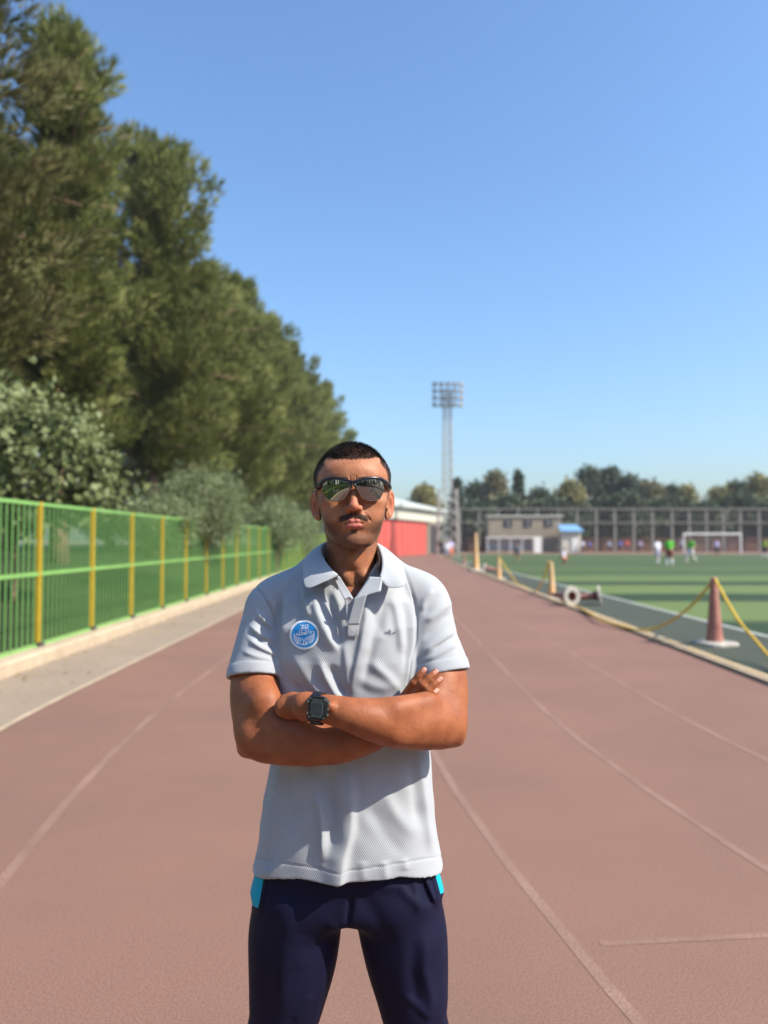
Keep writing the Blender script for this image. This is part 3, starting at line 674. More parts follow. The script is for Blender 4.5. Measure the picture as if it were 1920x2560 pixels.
def surface(fn, lo, hi, h, B=8):
    lo = np.array(lo, np.float32); hi = np.array(hi, np.float32)
    nb = np.ceil((hi - lo) / (h * B)).astype(int); n = nb * B
    cx = [lo[i] + (np.arange(nb[i]) + 0.5) * B * h for i in range(3)]
    Cg = np.stack(np.meshgrid(*cx, indexing='ij'), -1).reshape(-1, 3).astype(np.float32)
    dc = fn(Cg); thr = B * h * 0.87 * 1.35 + 2 * h
    act = np.abs(dc) < thr
    F = np.repeat(np.repeat(np.repeat(np.where(dc < 0, -1.0, 1.0).astype(np.float32).reshape(nb), B, 0), B, 1), B, 2)
    ids = np.argwhere(act.reshape(nb)); loc = np.stack(np.meshgrid(*[np.arange(B)] * 3, indexing='ij'), -1).reshape(-1, 3)
    for c0 in range(0, len(ids), 1500):
        I = (ids[c0:c0 + 1500, None, :] * B + loc[None]).reshape(-1, 3)
        v = fn((lo + (I + 0.5) * h).astype(np.float32)); F[I[:, 0], I[:, 1], I[:, 2]] = v
    # naive surface nets
    s = F < 0; o = (slice(None, -1), slice(1, None))
    cnt = np.zeros(tuple(n - 1), np.int8)
    for i in (0, 1):
        for j in (0, 1):
            for k in (0, 1): cnt += s[o[i], o[j], o[k]]
    cells = np.argwhere((cnt > 0) & (cnt < 8)); idx = np.full(tuple(n - 1), -1, np.int32); idx[tuple(cells.T)] = np.arange(len(cells))
    acc = np.zeros((len(cells), 3)); num = np.zeros(len(cells))
    cor = [(i, j, k) for i in (0, 1) for j in (0, 1) for k in (0, 1)]
    val = {c: F[cells[:, 0] + c[0], cells[:, 1] + c[1], cells[:, 2] + c[2]] for c in cor}
    for a in cor:
        for ax in range(3):
            if a[ax]: continue
            b = list(a); b[ax] = 1; b = tuple(b); va, vb = val[a], val[b]; m = (va < 0) != (vb < 0)
            t = np.where(m, va / np.where(m, va - vb, 1), 0); q = np.tile(np.array(a, float), (len(cells), 1)); q[:, ax] += t
            acc[m] += q[m]; num[m] += 1
    V = lo + (cells + 0.5 + acc / num[:, None]) * h
    Fs = []
    for ax in range(3):
        b = [slice(None)] * 3; c = [slice(None)] * 3; b[ax] = slice(None, -1); c[ax] = slice(1, None)
        s0, s1 = s[tuple(b)], s[tuple(c)]; E = np.argwhere(s0 != s1); sg = s0[tuple(E.T)]
        u, w = [(1, 2), (2, 0), (0, 1)][ax]
        ok = (E[:, u] > 0) & (E[:, w] > 0) & (E[:, u] < n[u] - 1) & (E[:, w] < n[w] - 1); E = E[ok]; sg = sg[ok]
        def g_(du, dw):
            q = E.copy(); q[:, u] -= du; q[:, w] -= dw; return idx[tuple(q.T)]
        f = np.stack([g_(1, 1), g_(0, 1), g_(0, 0), g_(1, 0)], 1); f[~sg] = f[~sg][:, ::-1]
        Fs.append(f[(f >= 0).all(1)])
    return V, np.concatenate(Fs)
def join(parts):
    V = []; F = []; b = 0
    for v, f in parts: V.append(v); F.append(f + b); b += len(v)
    return np.concatenate(V), np.concatenate(F)
def attr(me, name, vals):
    a = me.attributes.new(name, 'FLOAT', 'POINT'); a.data.foreach_set('value', np.asarray(vals, np.float32))
def normals(V, F):
    a = V[F[:, 0]]; b = V[F[:, 1]]; c = V[F[:, 2]]; d = V[F[:, 3]]; fn = np.cross(c - a, d - b); N = np.zeros_like(V)
    for k in range(4): np.add.at(N, F[:, k], fn)
    return N / (np.linalg.norm(N, axis=1, keepdims=True) + 1e-12)

# ------------------------------------------------------------------ distant players
def cloth(name, c, **k): return mat(name, c, 0.85, var=0.1, scale=5, **k)
M_sk = mat('distant_skin', (0.40, 0.20, 0.12), 0.6); M_hair0 = mat('distant_hair', (0.015, 0.012, 0.01), 0.7)
def player(x, yfeet, label, top, bot, legs=None, pose='stand', H=1.75, face=0.0, hair=True, Yoff=0.0):
    g0 = G(x, yfeet); root = empty('person', (g0[0], g0[1] + Yoff, 0.0), R(face), label=label, cat='person', group='people on and around the far pitch')
    s = H / 1.75
    if pose == 'crouch': hip = (0, 0.1, 0.55); ch = (0, -0.12, 0.92); hd = (0, -0.22, 1.16)
    else: hip = (0, 0, 0.93); ch = (0, -0.02, 1.35); hd = (0, -0.03, 1.62)
    st = {'stand': 0.02, 'run': 0.34, 'crouch': 0.05, 'walk': 0.2}[pose]
    def leg(sg):
        f = sg * st; k = (sg * 0.12, -0.03 - max(0, -f) * 0.8 - (0.25 if pose == 'crouch' else 0), 0.5 if pose != 'crouch' else 0.42); a = (sg * 0.15, f * 0.9 + 0.02, 0.09 + (0.12 if pose == 'run' and sg > 0 else 0))
        return [(hip[0] + sg * 0.09, hip[1], hip[2]), k, a], [0.085, 0.058, 0.04]
    def arm(sg):
        e = (sg * 0.27, ch[1] + sg * st * 0.4, ch[2] - 0.22); h = (sg * 0.26, ch[1] - 0.12 - sg * st * 0.5, ch[2] - 0.42)
        return [(sg * 0.18, ch[1], ch[2] + 0.06), e, h], [0.052, 0.042, 0.03]
    def body(p, g=0.0, what='all'):
        p = p / s; d = None
        L = []
        if what in ('all', 'shirt'): L += [ell(p, ((np.array(hip) + np.array(ch)) / 2), (0.165 + g, 0.105 + g, 0.33 + g)), rcone(p, (-0.15, ch[1], ch[2] + 0.07), (0.15, ch[1], ch[2] + 0.07), 0.06 + g, 0.06 + g)]
        if what in ('all',): L += [rcone(p, ch, hd, 0.055, 0.05), ell(p, hd, (0.078, 0.095, 0.12))]
        for sg in (-1, 1):
            pts, rd = arm(sg)
            if what == 'all': L += [rcone(p, pts[0], pts[1], rd[0], rd[1]), rcone(p, pts[1], pts[2], rd[1], rd[2]), ell(p, pts[2], (0.03, 0.04, 0.06))]
            if what == 'shirt': L += [rcone(p, pts[0], (np.array(pts[0]) * .4 + np.array(pts[1]) * .6), rd[0] + g, rd[1] + g)]
            pts, rd = leg(sg)
            if what == 'all': L += [rcone(p, pts[0], pts[1], rd[0], rd[1]), rcone(p, pts[1], pts[2], rd[1] * .95, rd[2]), ell(p, np.array(pts[2]) + (0, -0.06, -0.045), (0.045, 0.12, 0.045))]
            if what == 'shorts': L += [rcone(p, pts[0], (np.array(pts[0]) * .25 + np.array(pts[1]) * .75), rd[0] + g * 1.3, rd[1] + g * 1.8), ell(p, hip, (0.165 + g, 0.11 + g, 0.12))]
            if what == 'socks': L += [rcone(p, (np.array(pts[1]) * .8 + np.array(pts[2]) * .2), pts[2], rd[1] * .95 + g, rd[2] + g)]
        for e in L: d = e if d is None else sm(d, e, 0.03)
        return d * s
    bx = ((-0.5, -0.6, -0.02), (0.5, 0.6, 1.9))
    hh = 0.034
    for nm, w, g_, m in (('body', 'all', 0, M_sk), ('shirt', 'shirt', 0.022, top), ('shorts', 'shorts', 0.02, bot)) + ((('socks', 'socks', 0.014, legs),) if legs else ()):
        V, F = surface(lambda p, w=w, g_=g_: body(p, g_, w), bx[0], bx[1], hh)
        link(nm, mk(nm, V, F), root, m, smooth=True, local=True)
    V, F = surface(lambda p: np.maximum(ell(p / s, np.array(hd) + (0, 0.012, 0.02), (0.088, 0.1, 0.115)), -(p[:, 2] / s - hd[2] - 0.02 - np.minimum(0, p[:, 1] / s - hd[1]) * -0.5)) * s, np.array(hd) * s - .2, np.array(hd) * s + .2, 0.022)
    link('hair', mk('hair', V, F), root, M_hair0, smooth=True, local=True)
cg = cloth('neon_green_bib', (0.14, 0.62, 0.05)); cw = cloth('white_shirt', (0.62, 0.64, 0.72)); cy = cloth('yellow_green_bib', (0.40, 0.60, 0.05))
cgr = cloth('grey_blue_shirt', (0.26, 0.28, 0.36)); crd = cloth('red_shirt', (0.55, 0.07, 0.06)); cdk = cloth('dark_shorts', (0.03, 0.03, 0.05)); cbl = cloth('blue_shirt', (0.10, 0.12, 0.42)); cws = cloth('white_socks', (0.7, 0.7, 0.7)); cpu = cloth('lilac_shirt', (0.38, 0.34, 0.52)); cor = cloth('orange_red_shorts', (0.6, 0.15, 0.06)); cbr = cloth('maroon_shorts', (0.25, 0.05, 0.05))
player(1644, 1412, 'player in a white shirt left of the nearer green bib', cw, cgr, cws, 'walk', 1.72, 20)
player(1674, 1415, 'player in neon green bib and maroon shorts in front of the left goal post', cg, cbr, cws, 'stand', 1.8, 160)
player(1728, 1407, 'running player in neon green bib and white shorts inside the goal width', cg, cws, cws, 'run', 1.8, -60)
player(1792, 1394, 'player in lilac white shirt standing before the right part of the goal', cpu, cdk, None, 'stand', 1.75, 0)
player(1912, 1396, 'player in yellow green bib at the right edge of the picture', cy, cdk, cws, 'walk', 1.8, 90)
player(1523, 1388, 'person in grey blue shirt far out left of the white shirted player', cgr, cdk, None, 'stand', 1.7, 0)
player(1408, 1412, 'white shirted player bending low in orange red shorts near the blue hut', cw, cor, None, 'crouch', 1.5, 40)
player(1294, 1400, 'grey dressed player crouching in front of the white shelter', cgr, cdk, None, 'crouch', 1.75, -30)
player(1568, 1383, 'person in a red shirt on the far side line', crd, cdk, None, 'stand', 1.75, 0)
player(1551, 1382, 'person in blue next to the red shirted one', cbl, cdk, None, 'stand', 1.7, 0)
player(1601, 1382, 'person in lilac shirt alone on the far side line', cpu, cdk, None, 'stand', 1.65, 0)
player(1704, 1383, 'goalkeeper in dark grey blue just inside the left goal post', cgr, cdk, None, 'stand', 1.8, 0)
player(1457, 1382, 'person in white right of the blue roofed hut', cw, cdk, None, 'stand', 1.65, 0)
player(1474, 1382, 'person in dark blue beside the one in white by the hut', cbl, cdk, None, 'stand', 1.6, 0)
player(1104, 1402, 'person in dark clothes standing at the left foot of the floodlight mast', cdk, cdk, None, 'stand', 1.7, 0)
player(1127, 1401, 'person in lilac top and red shorts at the right foot of the mast', cpu, cor, None, 'walk', 1.75, 30)
player(1117, 1404, 'person in white standing in front of the mast', cw, cgr, None, 'stand', 1.6, 0)

# ------------------------------------------------------------------ what the mirrored sunglasses see: the place behind the photographer
pvl = empty('pavilion', (-9.5, -9.5, 0.3), R(0), label='small white pavilion behind the photographer, reflected in the left sunglass lens', cat='building')
for c, d, m, nm in (((0, 0, 1.6), (4.5, 5, 3.0), M_wht, 'wall'), ((0, 0, 3.25), (5.6, 6, 0.25), M_roofw, 'roof'), ((0.9, 2.53, 1.7), (1.2, 0.1, 1.2), M_glass, 'window'), ((2.27, 0, 1.3), (0.1, 1.1, 2.1), M_shut, 'door'), ((-1, 2.53, 1.7), (1.2, 0.1, 1.2), M_glass, 'window')):
    MB().box(c, d).build(nm, m, pvl, local=True)
for i, (x, y, s_) in enumerate([(-13, -4, 6), (-15, -14, 10), (-9, -22, 12), (-3, -25, 13), (3, -24, 12), (8, -22, 14), (13, -20, 12), (18, -18, 14), (23, -15, 12), (28, -11, 13), (33, -6, 12), (38, 0, 12)]):
    bush('dense_tree', (x, y, 0), s_ * .38, s_ * .38, s_ * .5, 60, 40, 0.55, M_far1, 'dark tree behind the photographer, %s in the row counted from the pavilion' % ['first', 'second', 'third', 'fourth', 'fifth', 'sixth', 'seventh', 'eighth', 'ninth', 'tenth', 'eleventh', 'twelfth'][i], 'tree', 120 + i, group='trees behind the photographer', aspect=0.7, clr=1.5)
# ================================================================== THE MAN
person = empty('person', (-0.074, 1.66, 0.0), label='man with folded arms in a pale grey polo shirt and navy track trousers', cat='person')

def skin_mat():
    m = bpy.data.materials.new('tanned_skin'); m.use_nodes = True
    n = m.node_tree.nodes; l = m.node_tree.links; b = n['Principled BSDF']
    tc = n.new('ShaderNodeTexCoord')
    def noise(sc, det=3, rough=0.5):
        a = n.new('ShaderNodeTexNoise'); a.inputs['Scale'].default_value = sc; a.inputs['Detail'].default_value = det; a.inputs['Roughness'].default_value = rough
        l.new(tc.outputs['Object'], a.inputs['Vector']); return a.outputs[0]
    def rng_(s, a, b_, c=0.0, d=1.0):
        r = n.new('ShaderNodeMapRange'); r.inputs[1].default_value = a; r.inputs[2].default_value = b_; r.inputs[3].default_value = c; r.inputs[4].default_value = d; l.new(s, r.inputs[0]); return r.outputs[0]
    def mix(f, A, B):
        x = n.new('ShaderNodeMix'); x.data_type = 'RGBA'; l.new(f, x.inputs[0])
        for i, q in ((6, A), (7, B)):
            if isinstance(q, tuple): x.inputs[i].default_value = (*q, 1)
            else: l.new(q, x.inputs[i])
        return x.outputs[2]
    def at(nm):
        a = n.new('ShaderNodeAttribute'); a.attribute_name = nm; return a.outputs['Fac']
    def mul(a, b_):
        x = n.new('ShaderNodeMath'); x.operation = 'MULTIPLY'; x.use_clamp = True; l.new(a, x.inputs[0])
        if isinstance(b_, float): x.inputs[1].default_value = b_
        else: l.new(b_, x.inputs[1])
        return x.outputs[0]
    face = mix(rng_(noise(38, 5), .35, .65), (0.390, 0.172, 0.092), (0.315, 0.120, 0.058))
    armc = mix(rng_(noise(30, 5), .35, .65), (0.300, 0.105, 0.045), (0.235, 0.075, 0.031))
    c = mix(at('arm'), face, armc)
    c = mix(mul(rng_(noise(260, 2), .55, .72), 0.18), c, (0.22, 0.08, 0.04))
    c = mix(mul(at('flush'), 0.5), c, (0.46, 0.14, 0.09))
    c = mix(at('lip'), c, (0.40, 0.105, 0.10))
    c = mix(at('nail'), c, (0.46, 0.215, 0.165))
    dots = rng_(noise(900, 2, 0.7), 0.42, 0.58, 0.6, 1.0)
    c = mix(mul(at('beard'), dots), c, (0.035, 0.022, 0.017))
    c = mix(mul(at('fuzz'), rng_(noise(700, 2), 0.35, 0.6, 0.7, 1.0)), c, (0.012, 0.009, 0.008))
    l.new(c, b.inputs['Base Color'])
    b.inputs['Roughness'].default_value = 0.52; b.inputs['Specular IOR Level'].default_value = 0.24
    b.inputs['Subsurface Weight'].default_value = 0.12; b.inputs['Subsurface Radius'].default_value = (1.0, 0.35, 0.2); b.inputs['Subsurface Scale'].default_value = 0.006
    bp = n.new('ShaderNodeBump'); bp.inputs['Strength'].default_value = 0.55; bp.inputs['Distance'].default_value = 0.0014
    ad = n.new('ShaderNodeMath'); ad.operation = 'MULTIPLY_ADD'; ad.inputs[1].default_value = 0.5
    l.new(noise(420, 3), ad.inputs[0]); l.new(noise(110, 3), ad.inputs[2]); l.new(ad.outputs[0], bp.inputs['Height']); l.new(bp.outputs[0], b.inputs['Normal'])
    return m
M_skin = skin_mat()

# ------------------------------------------------------------------ head (local: x to image right, y away from camera, z up; origin between the ears at eye height)
HC = P(881.5, 1225, 1.635)
TILT = Matrix.Rotation(R(-1.2), 3, 'Y')
HR = np.array(TILT @ Matrix.Rotation(R(3.2), 3, 'Z') @ Matrix.Rotation(R(2.0), 3, 'X'))
def h2w(q): return np.asarray(q, float) @ HR.T + HC
ZL = [-.135, -.1215, -.112, -.100, -.085, -.06, -.03, 0, .03, .06]
WL = [.020, .028, .0375, .0475, .0565, .0648, .0705, .0735, .0750, .0745]
FL = [.062, .0815, .0865, .0855, .0845, .0850, .0815, .0790, .0835, .0815]     # front (towards the camera) extent
def headfn(q):
    x, y, z = q[:, 0], q[:, 1], q[:, 2]; ax = np.abs(x)
    w = np.interp(z, ZL, WL); f = np.interp(z, ZL, FL)
    yc = np.interp(z, [-.12, -.06, 0.0, .06], [-.035, -.022, -.005, .0])
    d = np.where(y < yc, f + yc, np.interp(z, [-.12, -.06, 0], [.045, .055, .08]))
    n = np.interp(z, [-.12, -.08, -.03, .03], [2.25, 2.25, 2.35, 2.45])
    face = (((ax / w) ** n + (np.abs(y - yc) / d) ** n) ** (1 / n) - 1) * 0.055
    face = smx(face, z - 0.055, 0.03)
    face = smx(face, (-.119 + np.clip(y + .07, 0, 1) * 0.34) - z, 0.012)
    skull = ell(q, (0, .014, .020), (.0765, .0975, .0800))
    t = sm(face, skull, .022)
    # temples slightly pinched
    # brow ridge
    s = np.stack([ax, y, z], 1)
    t = sm(t, rcone(s, (.046, -.062, .019), (.012, -.0790, .0155), .0085, .0085), .012)
    # cheekbones, cheeks
    t = sm(t, ell(s, (.046, -.054, -.027), (.021, .021, .0145)), .016)
    t = sm(t, ell(s, (.036, -.057, -.058), (.020, .022, .024)), .02)
    t = sm(t, rcone(s, (.0500, .012, -.082), (.026, -.058, -.106), .010, .012), .016)
    # sockets
    t = smx(t, -ell(s, (.031, -.090, -.004), (.019, .014, .013)), .008)
    t = sm(t, ell(s, (.031, -.0655, -.004), (.0135, .0125, .0125)), .003)
    # nose
    t = sm(t, rcone(q, (0, -.0765, .010), (.0, -.1010, -.034), .0065, .0088), .009)
    t = sm(t, ell(q, (0, -.1005, -.0365), (.0105, .0105, .0088)), .004)
    t = sm(t, ell(s, (.0118, -.0885, -.0400), (.0066, .0105, .0072)), .0045)
    t = smx(t, -ell(s, (.0066, -.0955, -.0475), (.0042, .0062, .0040)), .0022)
    # muzzle, lips
    t = sm(t, ell(q, (0, -.078, -.066), (.029, .0145, .020)), .012)
    t = smx(t, -rcone(q, (0, -.0945, -.050), (0, -.0955, -.060), .0022, .0028), .004)
    up = rcone(s, (.0, -.0915, -.0665), (.0065, -.0922, -.0650), .0034, .0036); up = np.minimum(up, rcone(s, (.0065, -.0922, -.0650), (.024, -.0800, -.0700), .0036, .0016))
    lo = rcone(s, (.0, -.0905, -.0752), (.010, -.0895, -.0745), .0056, .0052); lo = np.minimum(lo, rcone(s, (.010, -.0895, -.0745), (.0235, -.0800, -.0706), .0052, .0015))
    t = sm(t, up, .0025); t = sm(t, lo, .003)
    gr = rcone(s, (0, -.0975, -.0700), (.009, -.0955, -.0698), .0013, .0013); gr = np.minimum(gr, rcone(s, (.009, -.0955, -.0698), (.0255, -.0815, -.0712), .0013, .0016))
    t = smx(t, -gr, .0018)
    t = smx(t, -rcone(s, (0, -.0945, -.0865), (.014, -.0905, -.0855), .0030, .0026), .007)
    t = sm(t, ell(q, (0, -.0760, -.1045), (.019, .0125, .013)), .012)
    # nasolabial fold
    t = smx(t, -rcone(s, (.0195, -.0910, -.043), (.0320, -.0835, -.064), .0008, .0008), .006)
    # frown lines
    t = smx(t, -rcone(s, (.0055, -.0905, .012), (.0065, -.0895, .024), .0005, .0004), .003)
    # neck
    nk = chain(q, [(-.003, .030, -.055), (-.004, .032, -.11), (-.005, .042, -.17), (-.005, .055, -.24)], [.052, .0535, .055, .066], sub=3)
    nk = sm(nk, rcone(s, (.052, .030, -.075), (.018, -.008, -.178), .010, .0075), .014)
    nk = sm(nk, ell(q, (-.003, -.016, -.142), (.012, .010, .018)), .02)
    nk = sm(nk, rcone(s, (.02, -.004, -.186), (.075, .01, -.196), .0075, .0075), .02)
    t = sm(t, nk, .014)
    # ears
    sg = np.sign(x); ang = R(31); ca, sa = math.cos(ang), math.sin(ang)
    ex = (ax - .0765) * 1.08; ey = (y - .012) * 1.08; ez = (z + .034) * 1.08
    u = ex * ca + (-ey) * sa * 1.0; v = -ex * sa * -1 + ey * ca   # u: outward/forward normal, v: backwards
    v = ex * sa + ey * ca; u = ex * ca - ey * sa
    E = np.stack([u, v - ez * 0.12, ez], 1)
    ear = ell(E, (0, .004, .002), (.0055, .0165, .0300)); ear = sm(ear, ell(E, (-.001, -.003, -.024), (.0050, .0085, .0095)), .006)
    rr = np.sqrt(((E[:, 1] - .004) / .0150) ** 2 + ((E[:, 2] - .003) / .0275) ** 2)
    helix = np.sqrt(((rr - 1) * .018) ** 2 + (E[:, 0] - .0035) ** 2) - .0030
    helix = np.maximum(helix, -(E[:, 1] + .006) - 0.6 * np.clip(E[:, 2] - .012, 0, 1))
    ear = smx(ear, -ell(E, (.0065, .001, -.001), (.0078, .0088, .0175)), .0025)
    ear = sm(ear, helix, .0025); ear = sm(ear, ell(E, (.002, -.0095, -.006), (.003, .003, .005)), .002)
    return sm(t, ear, .0045)
Vh, Fh = surface(headfn, (-.125, -.125, -.235), (.115, .13, .12), .00145)
x, y, z = Vh.T; ax = np.abs(x)
ss_ = lambda v, a, b: np.clip((v - a) / (b - a), 0, 1) ** 2 * (3 - 2 * np.clip((v - a) / (b - a), 0, 1))
isface = ss_(y, .03, .0)
jawline = np.interp(ax, [0, .03, .05, .062, .075], [-.089, -.087, -.068, -.050, -.005])     # upper border of the beard
beard = ss_(jawline - z, -.020, .024) * ss_(z, -.150, -.118) * ss_(-y, -.028, .0)
beard *= np.where(z < -.112, .55 + .45 * ss_(-y, .02, .06), 1.0)
mc = -.0548 - .34 * np.clip(ax - .007, 0, 1); mou = ss_(.0335 - ax, 0, .010) * ss_(.0075 - np.abs(z - mc), 0, .0035) * (y < -.07)
mou = np.where(ax < .0022, mou * .55, mou)
side = ss_(.030 - np.abs(ax - .030), .0, .006) * ss_(-z, .060, .070) * ss_(z, -.100, -.084) * (ax > .0255) * .35 * (y < -.05)
soul = ss_(.0095 - ax, 0, .006) * ss_(-z, .0805, .0835) * ss_(z, -.094, -.0875) * (y < -.07)
pb = np.clip(beard * .85 + np.maximum(np.clip(mou * 1.2, 0, 1), soul * .85) + side, 0, 1)
lipm = np.zeros(len(Vh)); s3 = np.stack([ax, y, z], 1)
lu = np.minimum(rcone(s3, (.0, -.0915, -.0665), (.0065, -.0922, -.0650), .0034, .0036), rcone(s3, (.0065, -.0922, -.0650), (.024, -.0800, -.0700), .0036, .0016))
ll = np.minimum(rcone(s3, (.0, -.0905, -.0752), (.010, -.0895, -.0745), .0056, .0052), rcone(s3, (.010, -.0895, -.0745), (.0235, -.0800, -.0706), .0052, .0015))
lipm = 1 - ss_(np.minimum(lu, ll), .0002, .0014)
pb *= (1 - lipm)
# buzzed sides and eyebrows
front = np.interp(ax, [0, .045, .062, .070, .080], [.0610, .0620, .054, .02, -.02])
hl = np.where(y < -.045 + .0, front, 0)
edge = np.interp(y, [-.075, -.055, -.040, -.030, -.012, .0, .02, .03, .05, .09], [.0600, .052, .010, -.006, -.036, .006, .016, -.01, -.045, -.06])
edge = np.where(ax < .058, np.maximum(edge, np.where(y < -.03, .0600, edge)), edge)
edge = edge + np.where((y < -.018) & (ax < .062), .006 * ss_(ax, .030, .058) - .002 * ss_(.02 - ax, 0, .02) + .0009 * np.sin(x * 700) + .0006 * np.sin(x * 1900 + 1), 0)
fz = np.where((y < -.018) & (ax < .060), ss_(z - edge, -.0015, .004), ss_(z - edge, -.006, .010))
fuzz = fz * np.clip(np.where((y < -.018) & (ax < .060), 1.0, .72) + .28 * ss_(z - edge, .01, .035), 0, 1)
earm = (ax > .0775) & (y > -.012) & (y < .045) & (z < .004); fuzz[earm] = 0; pb *= 1 - ss_(ax, .0695, .0725) * (y > -.022) * (z > -.078)
brow = ss_(.0045 - np.abs(z - (.0205 - 3.5 * (ax - .03) ** 2)), 0, .002) * (ax > .010) * (ax < .052) * (y < -.05)
fuzz = np.maximum(fuzz, brow * .85)
flush = np.clip(ss_(.02 - np.hypot(x, z + .036), -.004, .012) + (ax > .079) * .8, 0, 1)
for mx__, mz__ in ((-.019, .052), (-.009, .0525), (.014, .030)): fuzz = np.maximum(fuzz, .75 * (1 - ss_(np.hypot(x - mx__, z - mz__), .0006, .0016)) * (y < -.05))
head = (h2w(Vh), Fh); nH = len(Vh)
attrs = {k: [v] for k, v in dict(beard=pb, fuzz=fuzz, lip=lipm * .8, nail=np.zeros(nH), arm=np.zeros(nH), flush=flush).items()}

# ------------------------------------------------------------------ arms and hands (world space)
S1, S2 = P(672, 1510, 1.69), P(1063, 1498, 1.69)
UA1 = [P(672, 1515, 1.69), P(652, 1610, 1.672), P(641, 1720, 1.625), P(643, 1800, 1.585), P(653, 1838, 1.568)]
UR1 = [.046, .0500, .0545, .0490, .0450]
FA1 = [P(650, 1836, 1.566), P(700, 1847, 1.552), P(765, 1853, 1.542), P(840, 1855, 1.535), P(915, 1840, 1.532), P(985, 1805, 1.545), P(1003, 1780, 1.555)]
FR1 = [.0450, .0475, .0460, .0420, .0350, .0275, .0265]
UA2 = [P(1063, 1500, 1.69), P(1079, 1600, 1.672), P(1103, 1700, 1.635), P(1107, 1780, 1.600), P(1107, 1808, 1.588)]
UR2 = [.046, .0500, .0545, .0500, .0465]
FA2 = [P(1103, 1806, 1.582), P(1055, 1806, 1.540), P(1000, 1806, 1.510), P(940, 1800, 1.478), P(880, 1787, 1.462), P(825, 1774, 1.466), P(790, 1770, 1.474), P(765, 1767, 1.484)]
FR2 = [.0480, .0520, .0500, .0415, .0325, .0275, .0262, .0265]
PX = .0008
def arm1(p):
    d = sm(chain(p, UA1, UR1, sub=8), chain(p, FA1, FR1, sub=10), .02)
    d = sm(d, ell(p, P(614, 1872, 1.580), (.015, .018, .015)), .02)                      # elbow point
    d = sm(d, rcone(p, P(688, 1806, 1.535), P(770, 1836, 1.515), .018, .015), .03)     # muscle over the forearm
    d = sm(d, rcone(p, P(652, 1722, 1.590), P(662, 1755, 1.560), .026, .034), .030)     # biceps
    d = sm(d, rcone(p, P(670, 1868, 1.542), P(770, 1880, 1.520), .018, .014), .03)
    return d
def arm2(p):
    d = sm(chain(p, UA2, UR2, sub=8), chain(p, FA2, FR2, sub=10), .018)
    d = sm(d, ell(p, P(1143, 1843, 1.596), (.013, .018, .015)), .022)
    d = sm(d, rcone(p, P(1068, 1752, 1.520), P(990, 1768, 1.472), .016, .014), .025)
    d = sm(d, rcone(p, P(1098, 1838, 1.555), P(990, 1842, 1.472), .020, .012), .02)
    d = sm(d, rcone(p, P(1100, 1705, 1.600), P(1085, 1745, 1.570), .018, .018), .03)
    d = sm(d, ell(p, P(826, 1766, 1.437), (.008, .008, .008)), .010)                     # wrist bone
    return d
# right-hand fingers showing over the other arm: (base px, knuckle px, tip px, r)
FIN = [((1002, 1752), (1034, 1707), (1060, 1675), .0080, 1.572, 1.558, 1.556), ((1018, 1756), (1056, 1711), (1089, 1680), .0084, 1.566, 1.550, 1.556),
       ((1038, 1760), (1070, 1725), (1100, 1698), .0080, 1.560, 1.546, 1.552), ((1058, 1762), (1077, 1743), (1092, 1726), .0072, 1.556, 1.546, 1.552)]
def hand1(p):
    d = rcone(p, P(1000, 1796, 1.562), P(1022, 1776, 1.575), .026, .022)
    d = np.maximum(d, ell(p, P(1012, 1782, 1.572), (.045, .018, .040)))
    d = sm(d, rcone(p, P(985, 1790, 1.575), P(968, 1755, 1.588), .012, .010), .012); d = sm(d, rcone(p, P(968, 1755, 1.588), P(975, 1738, 1.592), .010, .008), .006)
    fs = None
    for b, k, t, r, yb, yk, yt in FIN:
        e = np.minimum(rcone(p, P(*b, yb), P(*k, yk), r * 1.08, r * 1.02), rcone(p, P(*k, yk), P((k[0] + t[0]) / 2, (k[1] + t[1]) / 2 - 1, (yk + yt) / 2 - .002), r * 1.0, r * .95))
        e = np.minimum(e, rcone(p, P((k[0] + t[0]) / 2, (k[1] + t[1]) / 2 - 1, (yk + yt) / 2 - .002), P(*t, yt), r * .95, r * .80))
        e = sm(e, ell(p, P(*k, yk - .001), (r * 1.08, r * 1.06, r * 1.02)), .003)
        fs = e if fs is None else sm(fs, e, .0006)
    return sm(d, fs, .004)
def hand2(p):
    c = P(736, 1766, 1.522)
    d = ell(p, c, (.040, .017, .027), np.array(Matrix.Rotation(R(18), 3, 'Z')))
    d = sm(d, rcone(p, P(768, 1766, 1.486), P(735, 1766, 1.514), .024, .017), .015)
    for i in range(4):
        y = 1750 + i * 11
        d = sm(d, rcone(p, P(712, y, 1.556), P(690, y + 1, 1.598), .0095, .0085), .005); d = np.minimum(d, rcone(p, P(690, y + 1, 1.598), P(688, y + 2, 1.62), .0085, .0075))
    th = np.minimum(rcone(p, P(752, 1752, 1.482), P(728, 1746, 1.516), .0110, .0100), rcone(p, P(728, 1746, 1.516), P(710, 1747, 1.556), .0105, .0085))
    return sm(d, th, .007)
parts = [head]
